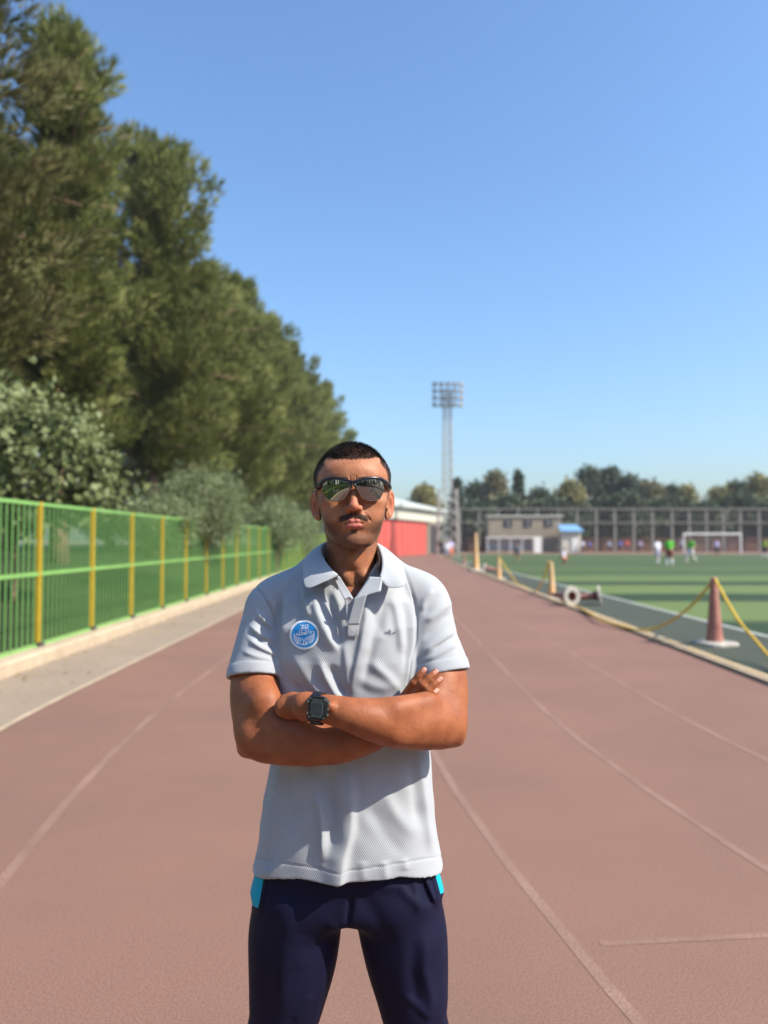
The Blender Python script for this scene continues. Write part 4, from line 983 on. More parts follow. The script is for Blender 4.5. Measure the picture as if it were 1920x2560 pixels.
for fn, lo, hi, hh in ((lambda p: sm(arm1(p), hand1(p), .014), P(540, 1960, 1.62), P(1130, 1440, 1.62), .0023), (lambda p: sm(arm2(p), hand2(p), .012), P(620, 1960, 1.6), P(1200, 1440, 1.62), .0023)):
    lo = np.array([lo[0], 1.40, lo[2]]); hi = np.array([hi[0], 1.76, hi[2]])
    V, F = surface(fn, lo, hi, hh); parts.append((V, F))
    u, v = proj(V); nl = np.zeros(len(V))
    if len(parts) == 2:
        for b, k, t, r, yb, yk, yt in FIN:
            dx, dy = t[0] - k[0], t[1] - k[1]; L = math.hypot(dx, dy); dx /= L; dy /= L
            cxn, cyn = t[0] + dx * 1.5, t[1] + dy * 1.5
            a_ = (u - cxn) * dx + (v - cyn) * dy; b__ = (u - cxn) * -dy + (v - cyn) * dx
            m_ = ((a_ / 7.5) ** 4 + (b__ / 5.5) ** 4 < 1) & (V[:, 1] < yt - .001); nl[m_] = 1
    for k_ in attrs: attrs[k_].append(nl if k_ == 'nail' else np.ones(len(V)) if k_ == 'arm' else np.zeros(len(V)))
# torso and legs under the clothes
CX = person.location.x
def under(p):
    d = sm(ell(p, (CX, 1.68, 1.25), (.145, .085, .22)), ell(p, (CX, 1.68, .98), (.145, .085, .15)), .05)
    d = sm(d, rcone(p, S1, S2, .04, .04), .04)
    d = sm(d, rcone(p, (CX - .005, 1.69, 1.33), (CX - .005, 1.68, 1.46), .05, .05), .03)
    for hx, mx_, kx_, ax_ in ((-.10, P(731, 2400, 1.67)[0], -.165, -.235), (.10, P(1018, 2400, 1.67)[0], .165, .225)):
        d = sm(d, chain(p, [(CX + hx, 1.68, .92), (mx_, 1.68, P(0, 2400, 1.67)[2]), (CX + kx_, 1.69, .50), (CX + ax_, 1.72, .09)], [.06, .06, .040, .033]), .02)
    return d
V, F = surface(under, (CX - .33, 1.5, 0), (CX + .33, 1.86, 1.5), .009); parts.append((V, F))
for k_ in attrs: attrs[k_].append(np.zeros(len(V)))
V, F = join(parts); me = mk('body', V, F)
for k_, v_ in attrs.items(): attr(me, k_, np.concatenate(v_))
body = link('body', me, person, M_skin, smooth=True)

# ------------------------------------------------------------------ hair: short strands on the scalp, moustache strands
M_hairm = mat('black_hair', (0.007, 0.006, 0.006), 0.45, var=0.3, scale=60, spec=0.4)
def strands(name, Pn, Nn, L, W, seed, comb=(0, 0, 0), parent=body, jit=.35, lvar=(.6, 1.2), segs=1):
    r = np.random.default_rng(seed); n = len(Pn)
    d = Nn + np.array(comb) + r.normal(0, jit, (n, 3)); d /= np.linalg.norm(d, axis=1, keepdims=True)
    l = (L if np.ndim(L) else np.full(n, L))[:, None] * r.uniform(*lvar, (n, 1)); s = np.cross(d, r.normal(0, 1, (n, 3))); s /= np.linalg.norm(s, axis=1, keepdims=True)
    b = Pn - Nn * .0012
    V = np.stack([b - s * W, b + s * W, b + d * l], 1).reshape(-1, 3)
    return link(name, mk(name, h2w(V), np.arange(len(V)).reshape(-1, 3)), parent, M_hairm)
Nh = normals(Vh, Fh)
def sample(mask, n, seed):
    r = np.random.default_rng(seed); ids = r.choice(np.flatnonzero(mask), n); return Vh[ids] + r.normal(0, .0006, (n, 3)), Nh[ids], ids
top = fz * ss_(z - edge, .004, .03)
pm = ((top > .3) | ((y < -.018) & (fz > .6) & (ax < .066))) & ~earm
Ps, Ns, ids = sample(pm, 30000, 1)
Lh = .0030 + .0055 * ss_(Vh[ids][:, 2], .050, .078)
strands('hair', Ps, Ns, Lh, .00042, 2, comb=(0.0, -.35, .15))
Ps, Ns, ids = sample(mou > .55, 1100, 3)
sg_ = np.sign(Vh[ids][:, 0])[:, None] * np.array([[.9, 0, -.5]])
r = np.random.default_rng(4); Ns2 = Ns * .35 + sg_
strands('moustache', Ps, Ns2 / np.linalg.norm(Ns2, axis=1, keepdims=True), .0042, .00018, 5, comb=(0, -.1, -.2), jit=.3)
Ps, Ns, ids = sample(brow > .5, 420, 6)
Ns2 = Ns * .3 + np.sign(Vh[ids][:, 0])[:, None] * np.array([[1, 0, .25]])
strands('eyebrows', Ps, Ns2 / np.linalg.norm(Ns2, axis=1, keepdims=True), .005, .0003, 7, jit=.2)

# ------------------------------------------------------------------ polo shirt
def cloth_mat(name, c, bs=0.5):
    m = mat(name, c, 0.85, var=0.05, scale=14, spec=0.2, sheen=0.15)
    n = m.node_tree.nodes; l = m.node_tree.links; b = n['Principled BSDF']
    tc = n.new('ShaderNodeTexCoord'); mp = n.new('ShaderNodeMapping'); mp.inputs['Rotation'].default_value = (0, R(32), 0); l.new(tc.outputs['Object'], mp.inputs[0])
    w = n.new('ShaderNodeTexWave'); w.wave_type = 'BANDS'; w.bands_direction = 'Z'; w.inputs['Scale'].default_value = 112; w.inputs['Distortion'].default_value = 0.4
    l.new(mp.outputs[0], w.inputs['Vector'])
    w2 = n.new('ShaderNodeTexWave'); w2.bands_direction = 'X'; w2.inputs['Scale'].default_value = 86; w2.inputs['Distortion'].default_value = 0.4; l.new(mp.outputs[0], w2.inputs['Vector'])
    mu = n.new('ShaderNodeMath'); mu.operation = 'MULTIPLY_ADD'; mu.inputs[1].default_value = 0.5; l.new(w2.outputs['Fac'], mu.inputs[0]); l.new(w.outputs['Fac'], mu.inputs[2])
    bp = n.new('ShaderNodeBump'); bp.inputs['Strength'].default_value = bs; bp.inputs['Distance'].default_value = 0.0012
    l.new(mu.outputs[0], bp.inputs['Height']); l.new(bp.outputs[0], b.inputs['Normal'])
    return m
M_polo = cloth_mat('grey_pique_cotton', (0.355, 0.382, 0.412))
M_polo2 = mat('smooth_rib_cotton', (0.355, 0.382, 0.412), 0.85, var=0.05, scale=14, spec=0.2, sheen=0.15, bump=0.15, bscale=500)
M_inner = mat('brown_neck_tape', (0.10, 0.045, 0.04), 0.8)
M_thread = mat('grey_stitching', (0.34, 0.36, 0.40), 0.8)
M_thread2 = mat('dark_grey_embroidery', (0.12, 0.14, 0.17), 0.7)
M_bblue = mat('badge_blue_print', (0.012, 0.25, 0.62), 0.45, var=0.08, scale=30)
M_bwhite = mat('badge_white_print', (0.82, 0.86, 0.88), 0.5, var=0.03)

zrow = [P(0, yy, 1.67)[2] for yy in (1400, 1450, 1500, 1560, 1640, 1720, 1800, 1900, 2000, 2090, 2160, 2240)][::-1]
cxr = [(P(xx, 1500, 1.67)[0]) for xx in (873, 873, 872, 870, 868, 868, 872, 879, 873, 872, 871, 870)][::-1]
wr = [.090, .118, .142, .158, .163, .163, .166, .172, .1815, .190, .202, .212][::-1]
fr_ = [1.640, 1.605, 1.578, 1.560, 1.552, 1.558, 1.566, 1.566, 1.558, 1.552, 1.548, 1.546][::-1]
bk = [1.740, 1.765, 1.782, 1.790, 1.792, 1.785, 1.775, 1.770, 1.775, 1.785, 1.79, 1.79][::-1]
def torso(p):
    x, y, z = p.T; cx = np.interp(z, zrow, cxr); w = np.interp(z, zrow, wr); f = np.interp(z, zrow, fr_); b = np.interp(z, zrow, bk)
    yc = 1.672; d = np.where(y < yc, yc - f, b - yc); n = 2.35
    t = (((np.abs(x - cx) / w) ** n + (np.abs(y - yc) / d) ** n) ** (1 / n) - 1) * 0.13
    return smx(t, z - zrow[-1], .03)
SL1 = [P(790, 1459, 1.690), P(725, 1487, 1.685), P(682, 1512, 1.68), P(667, 1560, 1.672), P(658, 1600, 1.662), P(646, 1672, 1.638), P(640, 1720, 1.622)]
SR1 = [.050, .053, .0545, .0560, .0580, .0615, .0630]
SL2 = [P(980, 1462, 1.690), P(1030, 1481, 1.685), P(1060, 1502, 1.68), P(1070, 1552, 1.672), P(1078, 1600, 1.664), P(1097, 1668, 1.646), P(1106, 1720, 1.632)]
SR2 = [.050, .053, .0545, .0560, .0575, .0615, .0625]
hemx = [560, 640, 700, 760, 850, 900, 1000, 1100, 1180]; hemy = [2150, 2166, 2178, 2186, 2198, 2195, 2180, 2163, 2150]
hemX = [P(a, 0, 1.57)[0] for a in hemx]; hemZ = [P(0, b, 1.57 + .10 * min(1, abs(a - 870) / 225) ** 3)[2] for a, b in zip(hemx, hemy)]
c1d = (SL1[5] - SL1[3]); c1d /= np.linalg.norm(c1d); c2d = (SL2[5] - SL2[3]); c2d /= np.linalg.norm(c2d)
c1d = c1d + np.array([0.14, 0, 0]); c1d /= np.linalg.norm(c1d)
K1, K2 = P(642, 1689, 1.60), P(1098, 1684, 1.60)
NECK = P(876, 1405, 1.68)
def shirt(p):
    t = torso(p)
    a = chain(p, SL1, SR1); b = chain(p, SL2, SR2)
    # rib cuffs stand slightly proud
    k1 = (p - K1) @ c1d; k2 = (p - K2) @ c2d
    a = a - .0016 * ((k1 > -.024)) - .0008 * np.sin(np.clip(k1 + .024, 0, .024) / .024 * 3.14)
    b = b - .0016 * ((k2 > -.024)) - .0008 * np.sin(np.clip(k2 + .024, 0, .024) / .024 * 3.14)
    a = np.maximum(a, k1); b = np.maximum(b, k2)
    o = sm(sm(t, a, .012), b, .012)
    o = sm(o, rcone(p, P(810, 1432, 1.70), P(944, 1432, 1.70), .050, .050), .03)
    hz = np.interp(p[:, 0], hemX, hemZ)
    sh = np.abs(o + .0036) - .0036
    sh = np.maximum(sh, hz - p[:, 2]); sh = np.maximum(sh, k1 * (p[:, 0] < P(700, 0, 1.66)[0]) - 1e3 * (p[:, 0] >= P(700, 0, 1.66)[0])) if False else sh
    # sleeve openings: remove the end caps
    op1 = np.maximum(chain(p, SL1[4:], [r_ - .0072 for r_ in SR1[4:]]), -(k1 + .03)); op2 = np.maximum(chain(p, SL2[4:], [r_ - .0072 for r_ in SR2[4:]]), -(k2 + .03))
    sh = np.maximum(sh, -op1); sh = np.maximum(sh, -op2)
    # neck opening with the open placket
    nk = rcone(p, NECK + (0, -.01, -.012), NECK + (0, -.02, .2), .060, .075)
    sh = np.maximum(sh, -nk)
    u, v = proj(p)
    vo = np.maximum(np.abs(u - (884 + (v - 1500) * -.02)) - np.clip((1508 - v) * .52, 0, 60), v - 1508)
    sh = np.maximum(sh, -np.maximum(vo * .0006, p[:, 1] - 1.66))
    return sh
xl, xr = P(545, 0, 1.66)[0], P(1200, 0, 1.66)[0]
Vs, Fs = surface(shirt, (xl, 1.515, hemZ[4] - .02), (xr, 1.81, P(0, 1370, 1.68)[2]), .0027)

# folds: each is a polyline in photo coordinates giving a ridge (+) or valley (-) in millimetres, width in photo px, and which side is steep
FOLDS = [
 # chest, image-left side: tension ridges hanging from the collar and shoulder
 ([(722, 1455), (716, 1500), (710, 1560), (706, 1612)], 6.0, 13, 0.3), ([(748, 1470), (752, 1520), (760, 1560)], -3.0, 10, 0),
 ([(758, 1472), (766, 1515), (776, 1545)], 3.5, 7, 0.3), ([(784, 1478), (797, 1530), (822, 1590), (846, 1634)], 6.5, 13, -0.4),
 ([(812, 1478), (830, 1530), (845, 1575), (856, 1625)], -4.5, 11, 0), ([(776, 1478), (782, 1510)], -2, 7, 0),
 ([(834, 1470), (848, 1510), (855, 1560)], 3.5, 10, 0),
 # to the right of the placket
 ([(918, 1490), (912, 1550), (900, 1620), (886, 1680), (880, 1745)], 5.5, 14, 0.4), ([(938, 1500), (940, 1560), (925, 1640), (905, 1720)], -4.0, 13, 0),
 ([(962, 1492), (955, 1540), (946, 1600)], -4.0, 12, 0), ([(976, 1480), (990, 1530), (1000, 1590), (1003, 1640)], 5.0, 14, 0.3),
 ([(1008, 1500), (1016, 1550), (1020, 1620), (1012, 1690)], -4.0, 11, 0), ([(1026, 1480), (1032, 1560), (1026, 1640), (1015, 1710)], 4, 9, 0),
 ([(905, 1640), (935, 1600), (965, 1580)], 2.5, 16, 0), ([(925, 1655), (965, 1690), (1000, 1730)], 4.5, 15, 0),
 # drape towards the folded arms
 ([(735, 1640), (765, 1690), (800, 1735), (835, 1752)], 4.0, 14, 0.3), ([(800, 1650), (815, 1690), (838, 1730), (860, 1758)], 6.5, 12, -0.3),
 ([(822, 1660), (845, 1700), (870, 1745)], -5.0, 12, 0), ([(706, 1650), (722, 1700), (752, 1738)], -3, 14, 0), ([(858, 1600), (866, 1660), (872, 1740)], 3.5, 12, 0.2),
 ([(888, 1690), (930, 1715), (985, 1722)], 2.5, 15, 0),
 # below the arms
 ([(872, 1905), (878, 1990), (876, 2070), (858, 2140), (850, 2210)], 11.0, 30, -0.55), ([(800, 1900), (826, 1980), (832, 2060), (826, 2150)], -5.0, 24, 0),
 ([(786, 1985), (803, 2020), (808, 2090), (806, 2160)], 7.0, 10, 0.3), ([(770, 1920), (786, 1985)], 2.5, 12, 0.2),
 ([(706, 1905), (690, 1970), (676, 2060), (664, 2140)], 4.5, 18, 0.0), ([(738, 1900), (728, 1990), (726, 2080)], -3.5, 20, 0), ([(700, 2150), (676, 2185)], 3, 12, 0), ([(668, 2165), (664, 2185)], 3.5, 12, 0),
 ([(1045, 1890), (1055, 1960), (1068, 2060), (1082, 2150)], 4.5, 13, 0.2), ([(1022, 1890), (1035, 1970), (1050, 2080)], -3, 14, 0), ([(915, 2010), (960, 2080), (1020, 2150)], -3.0, 22, 0), ([(950, 1960), (990, 2040), (1040, 2100)], 2.5, 18, 0),
 ([(905, 2150), (908, 2190)], 2, 14, 0), ([(960, 2150), (962, 2185)], 2.2, 13, 0), ([(1010, 2145), (1014, 2178)], 2.0, 12, 0),
 # image-left sleeve
 ([(640, 1527), (662, 1552), (682, 1572)], 4.2, 7, 0.2), ([(625, 1563), (655, 1588), (690, 1605)], 4.5, 7, 0.2), ([(622, 1597), (652, 1618), (694, 1640)], 4.5, 7, 0.2),
 ([(664, 1488), (680, 1512), (690, 1550)], 3.5, 6, 0), ([(680, 1478), (686, 1500), (692, 1530)], 3, 5, 0), ([(638, 1545), (668, 1575)], -2.5, 6, 0), ([(622, 1580), (660, 1606)], -2.5, 6, 0), ([(605, 1625), (640, 1640), (690, 1652)], 2.2, 7, 0),
 # image-right sleeve
 ([(1128, 1500), (1095, 1530), (1060, 1556)], 4.2, 9, 0.2), ([(1130, 1530), (1095, 1562), (1055, 1600)], -3.0, 9, 0), ([(1138, 1568), (1100, 1600), (1055, 1634)], 4.5, 9, 0.2), ([(1144, 1605), (1110, 1625), (1060, 1654)], 3.5, 8, 0.2), ([(1085, 1470), (1062, 1500), (1052, 1530)], 3.5, 8, 0), ([(1105, 1480), (1080, 1510), (1058, 1540)], -2.5, 8, 0), ([(1140, 1590), (1080, 1625)], -2.2, 7, 0),
]
SEAMS = [([(635, 1466), (655, 1485), (675, 1515), (690, 1556), (698, 1590), (704, 1645), (706, 1700)], -2.2, 3.2), ([(1003, 1408), (1022, 1450), (1034, 1495), (1042, 1545), (1040, 1600), (1028, 1650), (1020, 1720)], -2.8, 3.6),
         ([(570, 2148), (640, 2148), (760, 2166), (850, 2178), (900, 2174), (1000, 2158), (1100, 2142), (1150, 2135)], -1.0, 2.2)]
def pdist(u, v, pts):
    best = np.full(len(u), 1e9); sd = np.zeros(len(u)); tt = np.zeros(len(u)); n = len(pts) - 1
    for i in range(n):
        (x0, y0), (x1, y1) = pts[i], pts[i + 1]; dx, dy = x1 - x0, y1 - y0; L2 = dx * dx + dy * dy
        t = ((u - x0) * dx + (v - y0) * dy) / L2; tc = np.clip(t, 0, 1); ex = u - x0 - tc * dx; ey = v - y0 - tc * dy; d = np.hypot(ex, ey)
        m = d < best; best[m] = d[m]; tt[m] = (i + tc[m]) / n
        s = np.sign(dx * ey - dy * ex) * -1; sd[m] = s[m]    # >0: right of a fold drawn downwards
    return best, sd, tt
Ns_ = normals(Vs, Fs); u, v = proj(Vs); disp = np.zeros(len(Vs))
for pts, amp, wd, steep in FOLDS:
    d, s, t = pdist(u, v, pts); w_ = wd * (1 + steep * s) * 0.95
    prof = np.exp(-(d / w_) ** 2 * 1.1); taper = np.clip(np.sin(np.clip(t, 0.03, 0.97) * math.pi) * 1.6, 0, 1)
    if pts[-1][1] > 2180: taper = np.maximum(taper, t > .5)
    disp += amp * .00135 * prof * taper
for pts, amp, wd in SEAMS:
    d, s, t = pdist(u, v, pts); disp += amp * .0019 * np.exp(-(d / (wd * .85)) ** 2)
X_, Y_, Z_ = Vs.T
disp += .0007 * np.sin(X_ * 55 + 3 * np.sin(Z_ * 17)) + .0006 * np.sin(X_ * 90 + Z_ * 60 + 2 * np.sin(Z_ * 25))
frontm = ss_(1.70 - Y_, 0, .03)
sleeve = ((u < 700) | (u > 1040)) & (v < 1720)
dirv = np.where(sleeve[:, None], np.stack([Ns_[:, 0], Ns_[:, 1], Ns_[:, 2]], 1) * 0, 0) + np.array([0, -1, 0])
# outer and inner layers must move together: displace along a shared direction
cxs = np.interp(Z_, zrow, cxr); rad = np.stack([X_ - cxs, (Y_ - 1.70) * 1.6, np.zeros_like(X_)], 1); rad /= np.linalg.norm(rad, axis=1, keepdims=True) + 1e-9
arm_axis = np.where((u < 870)[:, None], SL1[4] + (Z_[:, None] - SL1[4][2]) / (c1d[2]) * c1d, SL2[4] + (Z_[:, None] - SL2[4][2]) / (c2d[2]) * c2d)
rad2 = Vs - arm_axis; rad2[:, 2] = 0; rad2 /= np.linalg.norm(rad2, axis=1, keepdims=True) + 1e-9
sw = ss_(np.where(u < 870, 706 - u, u - 1036), -8, 8)[:, None] * (v < 1730)[:, None]
dirv = rad * (1 - sw) + rad2 * sw
Vs = Vs + dirv * (disp * frontm)[:, None]
polo = link('polo_shirt', mk('polo_shirt', Vs, Fs), person, M_polo, smooth=True)

bvh = BVHTree.FromPolygons(Vs.tolist(), Fs.tolist())
O = Vector((0, 0, CAM_H))
def hit(x, y, off=0.001, fb=1.57, tree=None):
    d = Vector(P(x, y, 1.0)) - O; r = (tree or bvh).ray_cast(O, d.normalized())
    if r[0] is None: return Vector(P(x, y, fb))
    return r[0] - d.normalized() * off

# collar: strips running round the neck, fold line F and outer edge E
def strip(name, A_, B_, m, thick=.0028, rows=9, bulge=.006, parent=polo, sub=4):
    def cr(pts, n):
        pts = [Vector(p) for p in pts]; out = []
        for i in range(len(pts) - 1):
            p0 = pts[max(i - 1, 0)]; p1 = pts[i]; p2 = pts[i + 1]; p3 = pts[min(i + 2, len(pts) - 1)]
            for k in range(n):
                t = k / n; out.append(0.5 * ((2 * p1) + (p2 - p0) * t + (2 * p0 - 5 * p1 + 4 * p2 - p3) * t * t + (-p0 + 3 * p1 - 3 * p2 + p3) * t ** 3))
        return out + [pts[-1]]
    a = cr(A_, sub); b = cr(B_, sub); vs = []
    ctr = Vector(NECK)
    for i in range(len(a)):
        for k in range(rows):
            t = k / (rows - 1); q = a[i].lerp(b[i], t); o_ = (q - ctr); o_.z = 0
            if o_.length > 1e-6: o_.normalize()
            o_ = (o_ * .75 + Vector((0, -.35, .45)))
            vs.append(q + o_ * bulge * math.sin(math.pi * min(t * 1.0, 1)) )
    fs = [(i * rows + k, i * rows + k + 1, (i + 1) * rows + k + 1, (i + 1) * rows + k) for i in range(len(a) - 1) for k in range(rows - 1)]
    mb = MB().add(vs, fs); o = mb.build(name, m, parent, smooth=True)
    md = o.modifiers.new('solid', 'SOLIDIFY'); md.thickness = thick; md.offset = 0
    md = o.modifiers.new('sub', 'SUBSURF'); md.levels = 1; md.render_levels = 1
    return o
foldL = [P(845, 1436, 1.566), P(828, 1422, 1.580), P(812, 1400, 1.605), P(803, 1378, 1.635), P(807, 1362, 1.668), P(822, 1352, 1.715), P(876, 1346, 1.752)]
edgeL = [P(842, 1441, 1.561), P(808, 1456, 1.556), P(764, 1470, 1.562), P(757, 1420, 1.612), P(765, 1392, 1.672), P(790, 1378, 1.745), P(876, 1372, 1.792)]
foldR = [P(950, 1440, 1.566), P(956, 1422, 1.580), P(957, 1398, 1.605), P(952, 1378, 1.640), P(945, 1362, 1.672), P(930, 1352, 1.715), P(876, 1346, 1.752)]
edgeR = [P(955, 1456, 1.560), P(976, 1470, 1.556), P(1014, 1462, 1.562), P(1009, 1418, 1.612), P(991, 1393, 1.672), P(960, 1378, 1.745), P(876, 1372, 1.792)]
strip('collar', foldL, edgeL, M_polo2, bulge=.0028, thick=.0013); strip('collar', foldR, edgeR, M_polo2, bulge=.0028, thick=.0013)
nb_l = [p + np.array([0.0, 0.004, -.034]) * 1.0 + (NECK - p) * np.array([.05, .05, 0]) for p in foldL]
nb_r = [p + np.array([0.0, 0.004, -.034]) + (NECK - p) * np.array([.05, .05, 0]) for p in foldR]
strip('collar_stand', foldL, nb_l, M_polo2, bulge=0); strip('collar_stand', foldR, nb_r, M_polo2, bulge=0)
tp_l = [p + (NECK - p) * np.array([.07, .07, 0]) - (0, 0, .004) for p in foldL[2:]]; tq_l = [p - (0, 0, .030) for p in tp_l]
tp_r = [p + (NECK - p) * np.array([.09, .07, 0]) - (0, 0, .003) for p in foldR[1:]]; tq_r = [p - (0, 0, .034) for p in tp_r]
strip('neck_tape', tp_r, tq_r, M_inner, bulge=0, thick=.001)
# placket flaps: under flap on the left with the button, folded-over flap on the right
def patch(name, quad, m, off0=.003, thick=.0014, nu=8, nv=14, parent=polo, ends=None):
    """sheet laid on the shirt between four photo points"""
    (a, b, c, d) = quad; vs = []
    for j in range(nv + 1):
        for i in range(nu + 1):
            s_, t_ = i / nu, j / nv
            x = (a[0] * (1 - s_) + b[0] * s_) * (1 - t_) + (d[0] * (1 - s_) + c[0] * s_) * t_
            y = (a[1] * (1 - s_) + b[1] * s_) * (1 - t_) + (d[1] * (1 - s_) + c[1] * s_) * t_
            Yd = (a[2] * (1 - s_) + b[2] * s_) * (1 - t_) + (d[2] * (1 - s_) + c[2] * s_) * t_ if len(a) > 2 else None
            vs.append(Vector(P(x, y, Yd)) if Yd else hit(x, y, off0))
    fs = [(j * (nu + 1) + i, j * (nu + 1) + i + 1, (j + 1) * (nu + 1) + i + 1, (j + 1) * (nu + 1) + i) for j in range(nv) for i in range(nu)]
    o = MB().add(vs, fs).build(name, m, parent, smooth=True)
    md = o.modifiers.new('solid', 'SOLIDIFY'); md.thickness = thick; md.offset = 0; return o
patch('placket', [(826, 1430, 1.578), (850, 1442, 1.572), (886, 1500, 1.556), (862, 1500, 1.552)], M_polo, nv=10)
patch('placket', [(862, 1500, 1.552), (886, 1500, 1.556), (884, 1522, 1.550), (866, 1560, 1.547)], M_polo, nv=10)
patch('placket', [(925, 1442, 1.570), (957, 1444, 1.560), (952, 1478, 1.545), (886, 1497, 1.548)], M_polo2, nv=10)
patch('placket', [(886, 1494, 1.547), (918, 1484, 1.545), (898, 1562, 1.544), (868, 1562, 1.544)], M_polo, nv=14)
def thread(name, pts, m, w=.9, off=.0035, closed=False, parent=polo, tree=None, sub=4):
    """flat stitched line on the shirt, width in photo px"""
    q = []
    for (x0, y0), (x1, y1) in zip(pts[:-1], pts[1:]):
        for k in range(sub): q.append((x0 + (x1 - x0) * k / sub, y0 + (y1 - y0) * k / sub))
    q.append(pts[-1]); L = []; Rr = []
    for i, (x, y) in enumerate(q):
        a = q[max(i - 1, 0)]; b = q[min(i + 1, len(q) - 1)]; dx, dy = b[0] - a[0], b[1] - a[1]; l_ = math.hypot(dx, dy) or 1; nx, ny = -dy / l_ * w / 2, dx / l_ * w / 2
        L.append(hit(x + nx, y + ny, off, tree=tree)); Rr.append(hit(x - nx, y - ny, off, tree=tree))
    return L, Rr
def threads(name, lines, m, w=.9, off=.0035, parent=polo, sub=4):
    mb = MB()
    for ln in lines: mb.ribbon(*thread('', ln, m, w, off, sub=sub))
    return mb.build(name, m, parent)
patch('placket_box', [(868, 1559), (897, 1559), (896, 1591), (868, 1591)], M_polo, off0=.0035, nv=8)
threads('stitching', [[(869, 1560), (896, 1560), (895, 1590), (869, 1590), (869, 1560)], [(870, 1561), (895, 1589)], [(895, 1561), (870, 1589)], [(890, 1500), (871, 1556)], [(892, 1500), (946, 1482)]], M_thread, 1.1, .0062)
bt_c = Vector(P(873, 1498, 1.549)); mb = MB(); q_ = Vector((0.05, -1, -.05)).to_track_quat('Z', 'Y').to_matrix()
lathe(mb, [(0, .0016), (.0035, .0014), (.0048, .0024), (.0056, .0022), (.0058, .0), (0, -.001)], n=18, M=q_, off=bt_c + Vector((0, -.003, 0)))
mb.build('button', mat('grey_button', (0.36, 0.34, 0.38), 0.35), polo, smooth=True)
hb = MB(); [lathe(hb, [(0.0007, .0021), (0, .0022)], n=6, M=q_, off=bt_c + Vector((sx * .0013, -.0032, sz * .0013))) for sx in (-1, 1) for sz in (-1, 1)]
hb.build('button_hole', M_thread2, polo)

# round chest badge with its lettering and wings, printed on the cloth
BX, BY, BR = 761, 1587, 37.0
def disc(mb, cx, cy, r0, r1, off, n=56, rings=4):
    vs = []
    for k in range(rings + 1):
        r_ = r0 + (r1 - r0) * k / rings
        for i in range(n):
            a = 2 * math.pi * i / n; vs.append(hit(cx + r_ * math.cos(a), cy + r_ * math.sin(a), off))
    mb.add(vs, [(k * n + i, k * n + (i + 1) % n, (k + 1) * n + (i + 1) % n, (k + 1) * n + i) for k in range(rings) for i in range(n)])
bm_ = MB(); disc(bm_, BX, BY, 0.3, BR, .0022, rings=6); bm_.cur = 1; disc(bm_, BX, BY, 0.3, BR * .90, .0026, rings=6); bm_.cur = 0
for i in range(48):
    a = 2 * math.pi * i / 48; disc(bm_, BX + BR * .88 * math.cos(a), BY + BR * .88 * math.sin(a), .05, 1.35, .0030, n=6, rings=1)
bs = lambda x, y: (700 + x / 13.825, 1530 + y / 13.825)      # coordinates measured on the enlarged badge
STR = [  # lettering
 [(710, 425), (725, 470), (760, 490), (800, 485), (850, 480), (880, 450), (885, 420)], [(795, 415), (795, 480), (790, 600)], [(720, 620), (725, 565), (850, 562), (880, 590), (915, 585), (920, 520), (880, 510), (860, 545)],
 [(920, 435), (975, 430)], [(965, 440), (970, 540), (925, 545)], [(930, 470), (960, 470)],
 [(565, 750), (625, 745), (632, 795), (572, 805), (565, 750)], [(660, 625), (672, 790), (740, 785), (735, 650), (800, 640)], [(735, 720), (820, 712), (825, 775), (740, 785)], [(825, 775), (940, 755)],
 [(855, 770), (850, 690)], [(895, 765), (888, 680)], [(940, 755), (925, 640)], [(995, 710), (985, 590)], [(1010, 745), (1075, 735), (1068, 655), (1035, 658)], [(850, 640), (900, 632)], [(690, 800), (632, 805)],
 # wings
 [(515, 760), (480, 760), (485, 870), (520, 990), (570, 1070), (640, 1110), (720, 1090)], [(485, 800), (560, 860), (680, 900), (770, 930), (820, 990), (815, 1060), (780, 1085)],
 [(495, 860), (580, 910), (680, 950), (740, 1000)], [(505, 920), (590, 960), (670, 1000), (700, 1050)], [(530, 975), (600, 1010), (650, 1060)], [(555, 1030), (610, 1050), (640, 1100)],
 [(1120, 680), (1185, 680), (1180, 780), (1160, 940), (1110, 1030), (1050, 1060), (960, 1070)], [(1180, 740), (1100, 810), (1000, 850), (900, 900), (865, 960), (880, 1030), (930, 1060)],
 [(1170, 820), (1080, 880), (980, 910), (930, 960)], [(1160, 890), (1080, 940), (1000, 970), (960, 1020)], [(1140, 960), (1070, 1000), (1010, 1050)],
 [(720, 1090), (760, 1140), (830, 1130), (900, 1135), (960, 1070)], [(780, 1085), (820, 1085), (820, 1130)], [(860, 1080), (920, 1075), (905, 1130)]]
for ln in STR:
    bm_.ribbon(*thread('', [bs(*q) for q in ln], None, 1.5, .0031, sub=3))
bm_.build('chest_badge', [M_bwhite, M_bblue], polo)
# small tonal emblem on the other side of the chest
lg = MB()
def leafp(pts): lg.add([hit(x, y, .0022) for x, y in pts], [tuple(range(len(pts)))])
leafp([(974.5, 1572), (978, 1578), (978, 1585), (971.5, 1585), (971.5, 1578)]); leafp([(960, 1579), (967, 1580), (970.5, 1585), (964, 1584.5)]); leafp([(990, 1579), (983, 1580), (979, 1585), (986, 1584.5)])
lg.build('chest_emblem', M_thread2, polo)
threads('emblem_stripes', [[(964, 1587.5), (986, 1587.5)], [(967, 1590), (983, 1590)]], M_thread, .9, .0022)
